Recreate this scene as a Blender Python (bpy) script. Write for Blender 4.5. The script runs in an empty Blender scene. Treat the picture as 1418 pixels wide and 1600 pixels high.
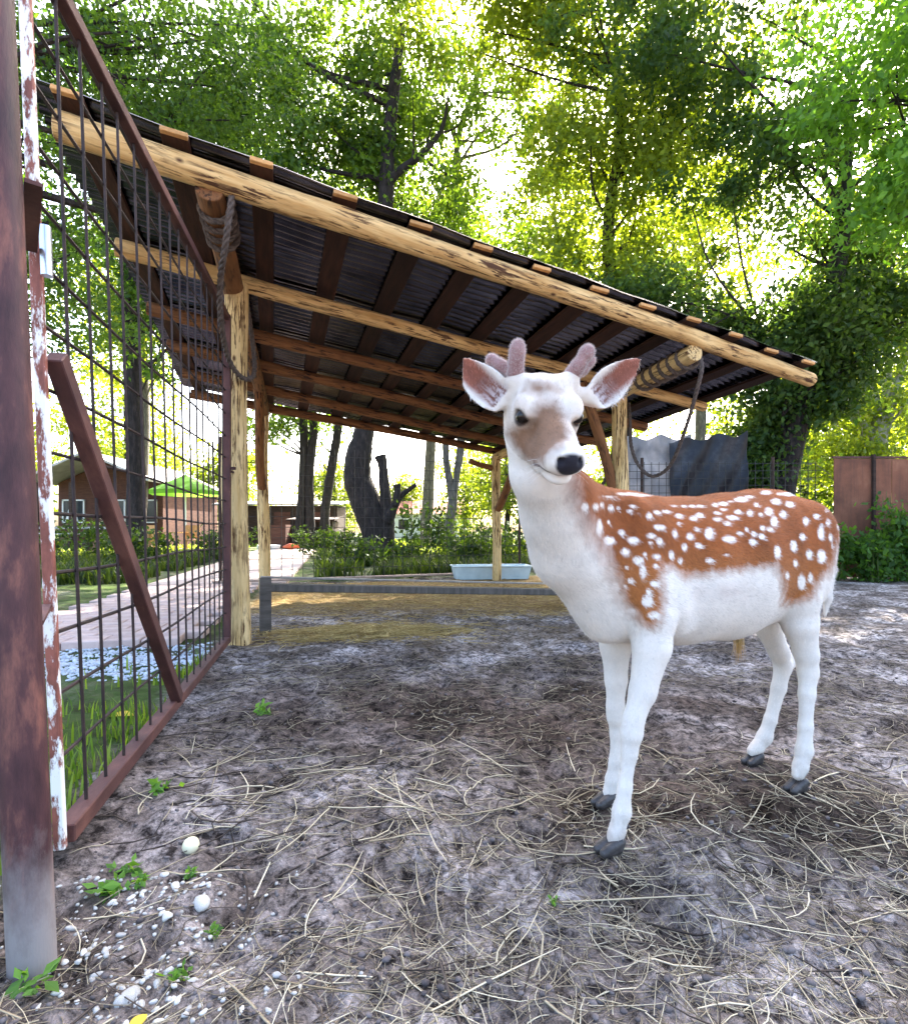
import bpy, bmesh, math, random
import numpy as np
from mathutils import Vector, Matrix

random.seed(7)
RNG = np.random.default_rng(7)
SC = bpy.context.scene
COL = SC.collection

# ------------------------------------------------------------------ camera, sky, sun, exposure
CAMH, FPX, CX, HY = 0.80, 850.0, 709.0, 830.0      # eye height, focal length / centre / horizon in photo pixels
cam_d = bpy.data.cameras.new('camera')
cam_d.sensor_fit = 'HORIZONTAL'; cam_d.sensor_width = 36.0
cam_d.lens = FPX / 1418.0 * 36.0
cam_d.shift_y = (HY - 800.0) / 1418.0
cam_d.clip_start = 0.05; cam_d.clip_end = 1000.0
cam = bpy.data.objects.new('camera', cam_d); COL.objects.link(cam)
cam.location = (0, 0, CAMH); cam.rotation_euler = (math.radians(90), 0, 0)
SC.camera = cam

SUN_AZ = math.radians(17.0)      # clockwise from +Y (away from the camera)
SUN_EL = math.radians(43.0)
w = bpy.data.worlds.new('World'); SC.world = w; w.use_nodes = True
nt = w.node_tree; nt.nodes.clear()
sky = nt.nodes.new('ShaderNodeTexSky'); sky.sky_type = 'NISHITA'; sky.sun_disc = False
sky.sun_elevation = SUN_EL; sky.sun_rotation = SUN_AZ; sky.air_density = 1.0; sky.dust_density = 5.0; sky.ozone_density = 1.0
bg = nt.nodes.new('ShaderNodeBackground'); bg.inputs['Strength'].default_value = 0.15
wo = nt.nodes.new('ShaderNodeOutputWorld')
nt.links.new(sky.outputs[0], bg.inputs[0]); nt.links.new(bg.outputs[0], wo.inputs[0])
sun_d = bpy.data.lights.new('sun', 'SUN'); sun_d.energy = 5.0; sun_d.angle = math.radians(0.53); sun_d.color = (1.0, 0.95, 0.85)
sun = bpy.data.objects.new('sun', sun_d); COL.objects.link(sun)
sv = Vector((math.sin(SUN_AZ) * math.cos(SUN_EL), math.cos(SUN_AZ) * math.cos(SUN_EL), math.sin(SUN_EL)))
sun.rotation_euler = (-sv).to_track_quat('-Z', 'Y').to_euler(); sun.location = (6, 14, 30)
SC.view_settings.view_transform = 'Standard'; SC.view_settings.look = 'None'
SC.view_settings.exposure = 2.98; SC.view_settings.gamma = 1.0
SC.render.engine = 'CYCLES'
SC.cycles.use_denoising = True
SC.cycles.max_bounces = 6; SC.cycles.diffuse_bounces = 3; SC.cycles.transmission_bounces = 4; SC.cycles.transparent_max_bounces = 8

# ------------------------------------------------------------------ helpers
def at(x, y, Y):
    """photo pixel at depth Y (metres) -> world point"""
    return Vector(((x - CX) * Y / FPX, Y, CAMH + (HY - y) * Y / FPX))

def gp(x, y):
    """photo pixel on the ground -> world point"""
    Y = FPX * CAMH / (y - HY)
    return Vector(((x - CX) * Y / FPX, Y, 0))

WM = {}
def link(o, parent=None, M=None):
    COL.objects.link(o)
    M = M or Matrix.Identity(4)
    o.matrix_basis = M
    WM[o.name] = M
    if parent is not None:
        o.parent = parent
        o.matrix_parent_inverse = WM[parent.name].inverted()
    return o

def tag(o, label=None, cat=None, group=None, kind=None):
    if label: o['label'] = label
    if cat: o['category'] = cat
    if group: o['group'] = group
    if kind: o['kind'] = kind
    return o

def thing(name, loc, label, cat, group=None):
    o = bpy.data.objects.new(name, None); o.empty_display_size = 0.2
    link(o, None, Matrix.Translation(Vector(loc)))
    return tag(o, label, cat, group)

def np_mesh(name, V, F, mat=None, col=None, smooth=True):
    """V (n,3), F (m,k) with k = 3 or 4"""
    V = np.asarray(V, np.float32); F = np.asarray(F, np.int32)
    me = bpy.data.meshes.new(name)
    me.vertices.add(len(V)); me.vertices.foreach_set('co', V.ravel())
    k = F.shape[1]
    me.loops.add(F.size); me.loops.foreach_set('vertex_index', F.ravel())
    me.polygons.add(len(F)); me.polygons.foreach_set('loop_start', np.arange(0, F.size, k, dtype=np.int32))
    me.update(calc_edges=True)
    me.polygons.foreach_set('use_smooth', np.full(len(F), smooth))
    if col is not None:
        a = me.color_attributes.new('col', 'FLOAT_COLOR', 'POINT')
        c = np.ones((len(V), 4), np.float32); c[:, :3] = col
        a.data.foreach_set('color', c.ravel())
    if mat: me.materials.append(mat)
    me.validate()
    return me

def np_obj(name, V, F, mat, parent=None, col=None, smooth=True, M=None):
    return link(bpy.data.objects.new(name, np_mesh(name, V, F, mat, col, smooth)), parent, M)

_T = np.random.default_rng(3).random((256, 256)).astype(np.float32)
def vn(x, y, s=0):
    x = np.asarray(x, np.float64) + s * 17.31; y = np.asarray(y, np.float64) + s * 9.77
    xi = np.floor(x).astype(int); yi = np.floor(y).astype(int)
    fx = x - xi; fy = y - yi
    fx = fx * fx * (3 - 2 * fx); fy = fy * fy * (3 - 2 * fy)
    a = _T[xi & 255, yi & 255]; b = _T[(xi + 1) & 255, yi & 255]
    c = _T[xi & 255, (yi + 1) & 255]; d = _T[(xi + 1) & 255, (yi + 1) & 255]
    return (a * (1 - fx) + b * fx) * (1 - fy) + (c * (1 - fx) + d * fx) * fy
def vn3(p, sc, s=0):
    p = p * sc
    return (vn(p[:, 0], p[:, 1], s) + vn(p[:, 1], p[:, 2], s + 1) + vn(p[:, 2], p[:, 0], s + 2)) / 3

class MB:
    """collects boxes, tubes and prisms into one mesh"""
    def __init__(self): self.v = []; self.f = []
    def box(self, c, size, M=None):
        n = len(self.v); sx, sy, sz = [q / 2 for q in size]
        for dz in (-1, 1):
            for dx, dy in ((-1, -1), (1, -1), (1, 1), (-1, 1)):
                p = Vector((dx * sx, dy * sy, dz * sz))
                if M is not None: p = M @ p
                self.v.append(tuple(p + Vector(c)))
        for q in ((3, 2, 1, 0), (4, 5, 6, 7), (0, 1, 5, 4), (1, 2, 6, 5), (2, 3, 7, 6), (3, 0, 4, 7)):
            self.f.append(tuple(n + i for i in q))
        return self
    def bar(self, p0, p1, wd, th, up=(0, 0, 1)):
        p0 = Vector(p0); p1 = Vector(p1); z = (p1 - p0); L = z.length; z.normalize()
        x = Vector(up).cross(z)
        if x.length < 1e-4: x = Vector((1, 0, 0)).cross(z)
        x.normalize(); y = z.cross(x)
        M = Matrix((x, y, z)).transposed()
        return self.box((p0 + p1) / 2, (wd, th, L), M)
    def tube(self, pts, rad, n=8, cap=True, jit=0.0):
        pts = [Vector(p) for p in pts]
        if not hasattr(rad, '__len__'): rad = [rad] * len(pts)
        t0 = (pts[1] - pts[0]).normalized()
        x = t0.orthogonal().normalized()
        base = len(self.v)
        for i, p in enumerate(pts):
            t = (pts[min(i + 1, len(pts) - 1)] - pts[max(i - 1, 0)]).normalized()
            x = (x - t * x.dot(t)).normalized(); y = t.cross(x)
            for k in range(n):
                a = 2 * math.pi * k / n
                r = rad[i] * (1 + jit * (random.random() - .5) * 2)
                self.v.append(tuple(p + (x * math.cos(a) + y * math.sin(a)) * r))
        for i in range(len(pts) - 1):
            for k in range(n):
                a = base + i * n + k; b = base + i * n + (k + 1) % n
                self.f.append((a, b, b + n, a + n))
        if cap:
            self.f.append(tuple(base + k for k in reversed(range(n))))
            e = base + (len(pts) - 1) * n
            self.f.append(tuple(e + k for k in range(n)))
        return self
    def build(self, name, mat, parent=None, smooth=False, bevel=0.0, M=None):
        me = bpy.data.meshes.new(name); me.from_pydata(self.v, [], self.f); me.update()
        if bevel:
            bm = bmesh.new(); bm.from_mesh(me)
            bmesh.ops.bevel(bm, geom=bm.edges[:], offset=bevel, segments=1, affect='EDGES', clamp_overlap=True)
            bm.to_mesh(me); bm.free()
        if smooth:
            me.polygons.foreach_set('use_smooth', np.ones(len(me.polygons), bool))
            try: me.set_sharp_from_angle(angle=math.radians(50))
            except Exception: pass
        me.materials.append(mat)
        return link(bpy.data.objects.new(name, me), parent, M)

def curve_pts(pts, n=12):
    """Catmull-Rom through pts"""
    P = [Vector(p) for p in pts]; P = [P[0] * 2 - P[1]] + P + [P[-1] * 2 - P[-2]]
    out = []
    for i in range(1, len(P) - 2):
        for k in range(n):
            t = k / n; a, b, c, d = P[i - 1], P[i], P[i + 1], P[i + 2]
            out.append(0.5 * ((2 * b) + (c - a) * t + (2 * a - 5 * b + 4 * c - d) * t * t + (3 * b - a - 3 * c + d) * t ** 3))
    out.append(P[-2]); return out

# ------------------------------------------------------------------ materials
def mat_new(name):
    m = bpy.data.materials.new(name); m.use_nodes = True
    nt = m.node_tree; nt.nodes.clear()
    out = nt.nodes.new('ShaderNodeOutputMaterial'); b = nt.nodes.new('ShaderNodeBsdfPrincipled')
    nt.links.new(b.outputs[0], out.inputs[0])
    b.inputs['Specular IOR Level'].default_value = 0.3
    return m, nt, b, out
def nd(nt, t, **kw):
    n = nt.nodes.new(t)
    for k, v in kw.items():
        if k in n.inputs: n.inputs[k].default_value = v
        else: setattr(n, k, v)
    return n
def coords(nt, scale=(1, 1, 1), kind='Object'):
    tc = nd(nt, 'ShaderNodeTexCoord'); mp = nd(nt, 'ShaderNodeMapping'); mp.inputs['Scale'].default_value = scale
    nt.links.new(tc.outputs[kind], mp.inputs[0]); return mp.outputs[0]
def noise(nt, vec, scale, detail=5, rough=0.6, dist=0.0):
    n = nd(nt, 'ShaderNodeTexNoise'); n.inputs['Scale'].default_value = scale; n.inputs['Detail'].default_value = detail
    n.inputs['Roughness'].default_value = rough; n.inputs['Distortion'].default_value = dist
    nt.links.new(vec, n.inputs['Vector']); return n.outputs['Fac']
def ramp(nt, fac, stops):
    r = nd(nt, 'ShaderNodeValToRGB'); e = r.color_ramp.elements
    while len(e) < len(stops): e.new(0.5)
    for k, (p, c) in enumerate(stops):
        e[k].position = p; e[k].color = (*c, 1) if len(c) == 3 else c
    nt.links.new(fac, r.inputs[0]); return r.outputs[0]
def mix(nt, fac, a, b, mode='MIX'):
    m = nd(nt, 'ShaderNodeMix'); m.data_type = 'RGBA'; m.blend_type = mode
    for i, v in ((0, fac), (6, a), (7, b)):
        if hasattr(v, 'is_output'): nt.links.new(v, m.inputs[i])
        else: m.inputs[i].default_value = v if i == 0 else (*v, 1)
    return m.outputs[2]
def bump(nt, b, fac, strength=0.4, dist=0.01):
    n = nd(nt, 'ShaderNodeBump'); n.inputs['Strength'].default_value = strength; n.inputs['Distance'].default_value = dist
    nt.links.new(fac, n.inputs['Height']); nt.links.new(n.outputs[0], b.inputs['Normal'])
def random_fac(nt):
    return nd(nt, 'ShaderNodeObjectInfo').outputs['Random']

def mat_log(name, lo, hi, dark, streak=0.56, wear=0.5):
    m, nt, b, _ = mat_new(name)
    v = coords(nt, (9, 9, 0.9)); v2 = coords(nt, (22, 22, 2.2)); v3 = coords(nt, (3, 3, 1.2))
    base = ramp(nt, noise(nt, v, 3.0, 6), [(0.3, lo), (0.7, hi)])
    st = ramp(nt, noise(nt, v2, 2.2, 5, 0.65, 0.4), [(streak, (0, 0, 0)), (streak + 0.07, (1, 1, 1))])
    big = ramp(nt, noise(nt, v3, 2.0, 4), [(0.36, (0, 0, 0)), (0.56, (1, 1, 1))])
    mm = nd(nt, 'ShaderNodeMath', operation='MULTIPLY'); nt.links.new(st, mm.inputs[0]); nt.links.new(big, mm.inputs[1])
    kn = nd(nt, 'ShaderNodeTexVoronoi'); kn.inputs['Scale'].default_value = 3.4; nt.links.new(coords(nt, (2.2, 2.2, 1.2)), kn.inputs['Vector'])
    kr = ramp(nt, kn.outputs['Distance'], [(0.05, (1, 1, 1)), (0.13, (0, 0, 0))])
    mx = nd(nt, 'ShaderNodeMath', operation='MAXIMUM'); nt.links.new(mm.outputs[0], mx.inputs[0]); nt.links.new(kr, mx.inputs[1])
    c = mix(nt, mx.outputs[0], base, dark)
    nt.links.new(c, b.inputs['Base Color']); b.inputs['Roughness'].default_value = 0.8
    bump(nt, b, noise(nt, v2, 2.0, 6), 0.5, 0.012)
    return m
def mat_var(name, c1, c2, scale=6, stretch=(1, 1, 1), rough=0.8, bmp=0.3, c3=None, spec=0.3, metal=0.0, obj_rand=0.0, bscale=None, bdist=0.01):
    m, nt, b, _ = mat_new(name)
    v = coords(nt, stretch)
    st = [(0.32, c1), (0.68, c2)] if c3 is None else [(0.28, c1), (0.52, c2), (0.72, c3)]
    c = ramp(nt, noise(nt, v, scale, 7, 0.65), st)
    if obj_rand:
        h = nd(nt, 'ShaderNodeHueSaturation'); mp = nd(nt, 'ShaderNodeMapRange')
        mp.inputs['To Min'].default_value = 1 - obj_rand; mp.inputs['To Max'].default_value = 1 + obj_rand
        nt.links.new(random_fac(nt), mp.inputs['Value']); nt.links.new(mp.outputs[0], h.inputs['Value'])
        nt.links.new(c, h.inputs['Color']); c = h.outputs[0]
    nt.links.new(c, b.inputs['Base Color']); b.inputs['Roughness'].default_value = rough
    b.inputs['Specular IOR Level'].default_value = spec; b.inputs['Metallic'].default_value = metal
    if bmp: bump(nt, b, noise(nt, v, bscale or scale * 3, 6), bmp, bdist)
    return m
def mat_attr(name, rough=0.8, spec=0.3, sheen=0.0, trans=0.0, tcol=(1, 1, 1)):
    m, nt, b, out = mat_new(name)
    a = nd(nt, 'ShaderNodeAttribute', attribute_name='col')
    nt.links.new(a.outputs['Color'], b.inputs['Base Color']); b.inputs['Roughness'].default_value = rough
    b.inputs['Specular IOR Level'].default_value = spec
    if sheen: b.inputs['Sheen Weight'].default_value = sheen
    if trans:
        t = nd(nt, 'ShaderNodeBsdfTranslucent'); ms = nd(nt, 'ShaderNodeMixShader'); ms.inputs[0].default_value = trans
        nt.links.new(mix(nt, 1.0, a.outputs['Color'], tcol, 'MULTIPLY'), t.inputs[0])
        nt.links.new(b.outputs[0], ms.inputs[1]); nt.links.new(t.outputs[0], ms.inputs[2]); nt.links.new(ms.outputs[0], out.inputs[0])
    return m

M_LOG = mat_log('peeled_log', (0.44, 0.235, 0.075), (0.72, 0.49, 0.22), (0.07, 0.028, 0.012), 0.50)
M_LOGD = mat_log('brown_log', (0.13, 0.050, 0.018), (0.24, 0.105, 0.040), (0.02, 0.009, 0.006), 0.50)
M_POST = mat_log('pale_post', (0.50, 0.32, 0.12), (0.74, 0.54, 0.27), (0.09, 0.04, 0.014), 0.485)
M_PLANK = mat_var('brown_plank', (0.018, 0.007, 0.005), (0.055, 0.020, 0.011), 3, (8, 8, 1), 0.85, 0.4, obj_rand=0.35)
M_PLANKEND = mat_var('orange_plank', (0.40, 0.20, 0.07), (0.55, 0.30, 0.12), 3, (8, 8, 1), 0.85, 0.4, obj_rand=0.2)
M_SHEET = mat_var('roof_steel', (0.035, 0.032, 0.040), (0.17, 0.16, 0.185), 2.5, (1, 1, 1), 0.22, 0.05, metal=1.0, spec=0.5)
M_RUST = mat_var('rusty_iron', (0.038, 0.015, 0.016), (0.085, 0.034, 0.030), 7, (1, 1, .5), 0.7, 0.35, (0.16, 0.068, 0.052), bscale=60, bdist=.004)
M_WIRE = mat_var('gate_wire', (0.014, 0.009, 0.009), (0.045, 0.026, 0.023), 14, (1, 1, 1), 0.7, 0.0)
M_FWIRE = mat_var('fence_wire', (0.015, 0.015, 0.014), (0.04, 0.038, 0.035), 10, (1, 1, 1), 0.6, 0.0)
M_ROPE = mat_var('dark_rope', (0.05, 0.035, 0.03), (0.13, 0.10, 0.085), 40, (1, 1, 1), 0.95, 0.4)
M_GREYBEAM = mat_var('grey_timber', (0.050, 0.043, 0.037), (0.125, 0.108, 0.094), 4, (1, 6, 6), 0.75, 0.4)
M_TROUGH = mat_var('galvanised', (0.42, 0.52, 0.56), (0.58, 0.68, 0.72), 4, (1, 1, 1), 0.55, 0.1, metal=0.1, spec=0.5)
M_DARKWOOD = mat_var('dark_wood', (0.022, 0.014, 0.011), (0.06, 0.034, 0.024), 5, (1, 1, 4), 0.85, 0.4, obj_rand=0.2)
M_HOUSE = mat_var('red_brown_board', (0.06, 0.025, 0.017), (0.12, 0.05, 0.033), 3, (1, 1, 5), 0.85, 0.3)
M_TILE = mat_var('roof_felt', (0.30, 0.28, 0.27), (0.46, 0.43, 0.42), 2, (1, 1, 1), 0.6, 0.2)
M_WHITE = mat_var('white_paint', (0.68, 0.68, 0.66), (0.80, 0.80, 0.78), 5, (1, 1, 1), 0.6, 0.1)
M_GLASS = mat_var('dark_pane', (0.02, 0.025, 0.03), (0.04, 0.045, 0.05), 2, (1, 1, 1), 0.1, 0.0, spec=0.6)
M_PAVE = mat_var('pink_paver', (0.40, 0.28, 0.25), (0.56, 0.43, 0.39), 5, (1, 1, 1), 0.85, 0.25, obj_rand=0.10)
M_PATH = mat_var('far_path', (0.38, 0.28, 0.25), (0.54, 0.43, 0.39), 2.5, (1, 1, 1), 0.85, 0.2)
M_PEB = mat_var('white_pebble', (0.36, 0.34, 0.31), (0.74, 0.72, 0.68), 22, (1, 1, 1), 0.75, 0.4, obj_rand=0.30, bdist=.003)
M_STRAW = mat_attr('straw', 0.75, 0.2)
M_LEAF = mat_attr('leaf', 0.55, 0.35, trans=0.55, tcol=(2.2, 1.8, 0.5))
M_HOOF = mat_var('hoof_horn', (0.012, 0.011, 0.012), (0.07, 0.062, 0.06), 40, (1, 1, 1), 0.4, 0.2, spec=0.4)
M_FUR = mat_attr('fur', 0.8, 0.15, sheen=0.06)
M_HAIR = mat_attr('hair', 0.7, 0.2)
M_VELVET = mat_var('velvet', (0.20, 0.095, 0.09), (0.36, 0.21, 0.20), 26, (1, 1, 1), 0.95, 0.3)
M_VELVET.node_tree.nodes['Principled BSDF'].inputs['Sheen Weight'].default_value = 0.6
M_EYE = mat_var('eye', (0.004, 0.003, 0.003), (0.010, 0.006, 0.004), 3, (1, 1, 1), 0.10, 0.0, spec=0.35)
def mat_bark(name, c1, c2, c3):
    return mat_var(name, c1, c2, 5, (3, 3, 0.8), 0.9, 0.8, c3, bscale=9, bdist=.04)
M_BARK = mat_bark('dark_bark', (0.009, 0.007, 0.006), (0.024, 0.018, 0.016), (0.055, 0.042, 0.036))
M_BARKM = mat_bark('grey_bark', (0.05, 0.043, 0.036), (0.12, 0.105, 0.09), (0.22, 0.20, 0.17))
M_BARKP = mat_bark('pale_bark', (0.17, 0.18, 0.14), (0.28, 0.29, 0.24), (0.40, 0.40, 0.35))

# white flaking paint over rust, for the gate's near stile
def mat_flake():
    m, nt, b, _ = mat_new('flaking_white_paint')
    v = coords(nt, (1, 1, 0.35))
    f = ramp(nt, noise(nt, v, 16, 6, 0.7), [(0.48, (0, 0, 0)), (0.53, (1, 1, 1))])
    rust = ramp(nt, noise(nt, v, 30, 5), [(0.3, (0.12, 0.04, 0.03)), (0.6, (0.30, 0.10, 0.07))])
    c = mix(nt, f, rust, (0.80, 0.77, 0.74))
    nt.links.new(c, b.inputs['Base Color']); b.inputs['Roughness'].default_value = 0.6
    bump(nt, b, f, 0.5, 0.002); return m
M_FLAKE = mat_flake()
def mat_panel():
    m, nt, b, _ = mat_new('rust_sheet')
    v = coords(nt, (1, 1, 1)); vs = coords(nt, (5, 5, 0.35))
    c = ramp(nt, noise(nt, v, 2.2, 7, 0.65), [(0.3, (0.10, 0.04, 0.024)), (0.55, (0.19, 0.075, 0.042)), (0.75, (0.26, 0.12, 0.07))])
    s = ramp(nt, noise(nt, vs, 3, 5), [(0.45, (0, 0, 0)), (0.75, (0.6, 0.6, 0.6))])
    c = mix(nt, s, c, (0.075, 0.035, 0.025))
    nt.links.new(c, b.inputs['Base Color']); b.inputs['Roughness'].default_value = 0.75
    bump(nt, b, noise(nt, v, 40, 5), 0.3, 0.004); return m
M_PANEL = mat_panel()
def mat_tarp():
    m, nt, b, out = mat_new('shade_net')
    v = coords(nt, (1, 1, 1))
    c = ramp(nt, noise(nt, v, 1.6, 7, .7), [(0.36, (0.006, 0.007, 0.011)), (0.55, (0.022, 0.024, 0.032)), (0.72, (0.09, 0.09, 0.10))])
    nt.links.new(c, b.inputs['Base Color']); b.inputs['Roughness'].default_value = 0.4
    t = nd(nt, 'ShaderNodeBsdfTranslucent'); t.inputs[0].default_value = (0.07, 0.075, 0.09, 1)
    ms = nd(nt, 'ShaderNodeMixShader'); ms.inputs[0].default_value = 0.35
    nt.links.new(b.outputs[0], ms.inputs[1]); nt.links.new(t.outputs[0], ms.inputs[2]); nt.links.new(ms.outputs[0], out.inputs[0])
    return m
M_TARP = mat_tarp()
def mat_green_cloth():
    m, nt, b, out = mat_new('green_cloth')
    b.inputs['Base Color'].default_value = (0.10, 0.26, 0.03, 1); b.inputs['Roughness'].default_value = 0.8
    t = nd(nt, 'ShaderNodeBsdfTranslucent'); t.inputs[0].default_value = (0.26, 0.46, 0.05, 1)
    ms = nd(nt, 'ShaderNodeMixShader'); ms.inputs[0].default_value = 0.5
    nt.links.new(b.outputs[0], ms.inputs[1]); nt.links.new(t.outputs[0], ms.inputs[2]); nt.links.new(ms.outputs[0], out.inputs[0])
    return m
M_PARASOL = mat_green_cloth()
def mat_ground():
    m, nt, b, _ = mat_new('pen_dirt')
    v = coords(nt, (1, 1, 1))
    a = nd(nt, 'ShaderNodeAttribute', attribute_name='col')      # r: green ground, g: straw litter, b: damp and darker soil
    sep = nd(nt, 'ShaderNodeSeparateColor'); nt.links.new(a.outputs['Color'], sep.inputs[0])
    n1 = noise(nt, v, 2.3, 8, 0.68, 0.3); n2 = noise(nt, v, 26, 8, 0.75); n3 = noise(nt, v, 120, 4, 0.7)
    clay = ramp(nt, n1, [(0.37, (0.095, 0.074, 0.062)), (0.50, (0.225, 0.19, 0.175)), (0.61, (0.47, 0.42, 0.405))])
    spk = ramp(nt, n2, [(0.40, (0.14, 0.13, 0.13)), (0.50, (0.95, 0.95, 0.95)), (0.61, (1.7, 1.68, 1.66))])
    c = mix(nt, 1.0, clay, spk, 'MULTIPLY')
    fs = ramp(nt, n3, [(0.35, (0.6, 0.6, 0.6)), (0.65, (1.25, 1.25, 1.25))])
    c = mix(nt, 0.8, c, fs, 'MULTIPLY')
    damp_dark = mix(nt, 1.0, c, (0.36, 0.30, 0.26), 'MULTIPLY')
    c = mix(nt, sep.outputs[2], c, damp_dark)
    hay = ramp(nt, noise(nt, v, 30, 6, 0.7), [(0.35, (0.14, 0.080, 0.028)), (0.65, (0.40, 0.27, 0.10))])
    c = mix(nt, sep.outputs[1], c, hay)
    gr = ramp(nt, noise(nt, v, 5, 8, 0.7), [(0.35, (0.05, 0.055, 0.02)), (0.5, (0.07, 0.11, 0.025)), (0.66, (0.13, 0.11, 0.06))])
    c = mix(nt, sep.outputs[0], c, gr)
    nt.links.new(c, b.inputs['Base Color']); b.inputs['Roughness'].default_value = 0.95; b.inputs['Specular IOR Level'].default_value = 0.1
    add = nd(nt, 'ShaderNodeMath', operation='ADD'); nt.links.new(n2, add.inputs[0]); nt.links.new(n3, add.inputs[1])
    bump(nt, b, add.outputs[0], 0.9, 0.014)
    return m
M_GROUND = mat_ground()

# ------------------------------------------------------------------ layout
GA = Vector((-0.963, 1.333, 0)); GB = Vector((-1.585, 3.80, 0))          # the gate's near and far foot
GD = (GB - GA).normalized()
PU = Vector((0.912, 0.394, -0.1145)).normalized()                          # along the shed's purlins
RA = Vector((-0.314, 0.948, -0.041)).normalized()                          # along its rafters
RN = PU.cross(RA).normalized()
B0 = Vector((-1.94, 2.66, 2.80))                                           # left end of the front purlin
HOOVES = [gp(950, 1326), gp(951, 1252), gp(1243, 1230), gp(1168, 1190)]    # left front, right front, left hind, right hind

def gate_side(x, y):
    """> 0 on the pen's side of the gate line"""
    d = Vector((-0.25, 0.968))
    return (x - GA.x) * d.y - (y - GA.y) * d.x
def fence_y(x):
    return np.where(x < 1.3, 7.93 + (x + 3.4) * 0.4255, 9.93 - (x - 1.3) * 0.045)
def gz(x, y):
    """height of the ground"""
    x = np.asarray(x, float); y = np.asarray(y, float)
    z = (vn(x * 1.9, y * 1.9, 1) - .5) * .035 + (vn(x * 6, y * 6, 2) - .5) * .030 + (vn(x * 17, y * 17, 3) - .5) * .018 + (vn(x * 45, y * 45, 4) - .5) * .008
    z = z - .028 * np.clip((vn(x * 7.5, y * 7.5, 21) - .66) * 4, 0, 1) - .012 * np.clip((vn(x * 13, y * 13, 22) - .68) * 4, 0, 1) + .010 * np.clip((vn(x * 24, y * 24, 23) - .66) * 4, 0, 1)
    k = np.ones_like(z)
    for h in HOOVES:
        d = np.hypot(x - h.x, y - h.y); k = k * np.clip((d - .05) / .10, 0, 1)
    return z * k - .004 * k

# ------------------------------------------------------------------ ground
def build_ground():
    nu, nvv = 560, 430
    u = np.linspace(-1, 1, nu); X = 130 * np.sinh(6.6 * u) / np.sinh(6.6) + .35
    Yp = .55 * (260 / .55) ** np.linspace(0, 1, nvv); Y = np.concatenate([np.array([-40, -15, -6, -2.5, -1, -.3, .1, .35]), Yp])
    GX, GY = np.meshgrid(X, Y); x = GX.ravel(); y = GY.ravel()
    z = gz(x, y)
    V = np.stack([x, y, z], 1)
    r, c = len(Y), len(X)
    i = (np.arange(r - 1)[:, None] * c + np.arange(c - 1)[None, :]).ravel()
    F = np.stack([i, i + 1, i + 1 + c, i + c], 1)
    gs = gate_side(x, y)
    out = np.clip(np.maximum((y - fence_y(x)) / .25, (-gs - .05) / .1), 0, 1) * np.clip((y - .2), 0, 1)
    green = np.clip(out * (0.75 + .6 * (vn(x * 1.3, y * 1.3, 9) - .3)), 0, 1)
    hay = np.exp(-(((x + .6) / 1.5) ** 2 + ((y - 4.3) / .45) ** 2)) * .3 * (.2 + 1.6 * vn(x * 3, y * 5, 31)) + np.clip((y - 5.0) / .8, 0, 1) * np.clip((fence_y(x) - y) / .3, 0, 1) * np.clip((x + 2.8) / .5, 0, 1) * np.clip((2.0 - x) / .6, 0, 1) * .9
    hay *= (1 - out)
    damp_dark = np.exp(-(((x - .15) / 1.5) ** 2 + ((y - 2.55) / .75) ** 2)) + .8 * np.exp(-(((x - .75) / .55) ** 2 + ((y - 1.65) / .35) ** 2)) + .7 * np.exp(-(((x + .75) / .5) ** 2 + ((y - 1.25) / .25) ** 2))  # damp patches; the middle term darkens an oval beneath the deer
    damp_dark = np.clip(damp_dark * (.5 + vn(x * 4, y * 4, 5)), 0, 1)
    col = np.stack([green, np.clip(hay, 0, 1), damp_dark], 1)
    o = np_obj('ground', V, F, M_GROUND, None, col)
    tag(o, kind='structure')
    return o
ground = build_ground()

# paved path beyond the gate
pdv = Vector((-0.235, 0.972, 0)).normalized(); pnv = Vector((0.972, 0.235, 0))
P0 = Vector((-2.62, 4.55, 0))
pm = MB()
pc = [P0 + pdv * s for s in (3.4, 46)]
q = [P0 + pdv * 3.4 - pnv * .95, P0 + pdv * 3.4 + pnv * .95, P0 + pdv * 12 + pnv * 1.1, P0 + pdv * 46 + pnv * 1.8, P0 + pdv * 46 - pnv * 1.4, P0 + pdv * 12 - pnv * 1.0]
for zz in (.045,):
    pm.v = [tuple(v + Vector((0, 0, zz))) for v in q] + [tuple(v + Vector((0, 0, -.1))) for v in q]
    pm.f = [(0, 1, 2, 3, 4, 5)] + [(k, (k + 6), (k + 1) % 6 + 6, (k + 1) % 6) for k in range(6)]
path = pm.build('path', M_PATH); tag(path, kind='structure')
sl = MB().box((0, 0, 0), (.235, .235, .06)).build('paving_slab', M_PAVE, path, bevel=.006)
first = True
for i in range(17):
    for j in range(8):
        c = P0 + pdv * (-.72 + i * .245) + pnv * (-.86 + j * .245 + (.12 if i % 2 else 0)) + Vector((0, 0, .016 + random.uniform(-.004, .004)))
        if gate_side(c.x, c.y) > -.22: continue
        R = Matrix.Translation(c) @ Matrix.Rotation(.237 + random.uniform(-.02, .02), 4, 'Z') @ Matrix.Rotation(random.uniform(-.012, .012), 4, 'X')
        if first: o = sl; first = False; o.matrix_basis = R
        else:
            o = bpy.data.objects.new('paving_slab', sl.data); link(o, path, R)
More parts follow.
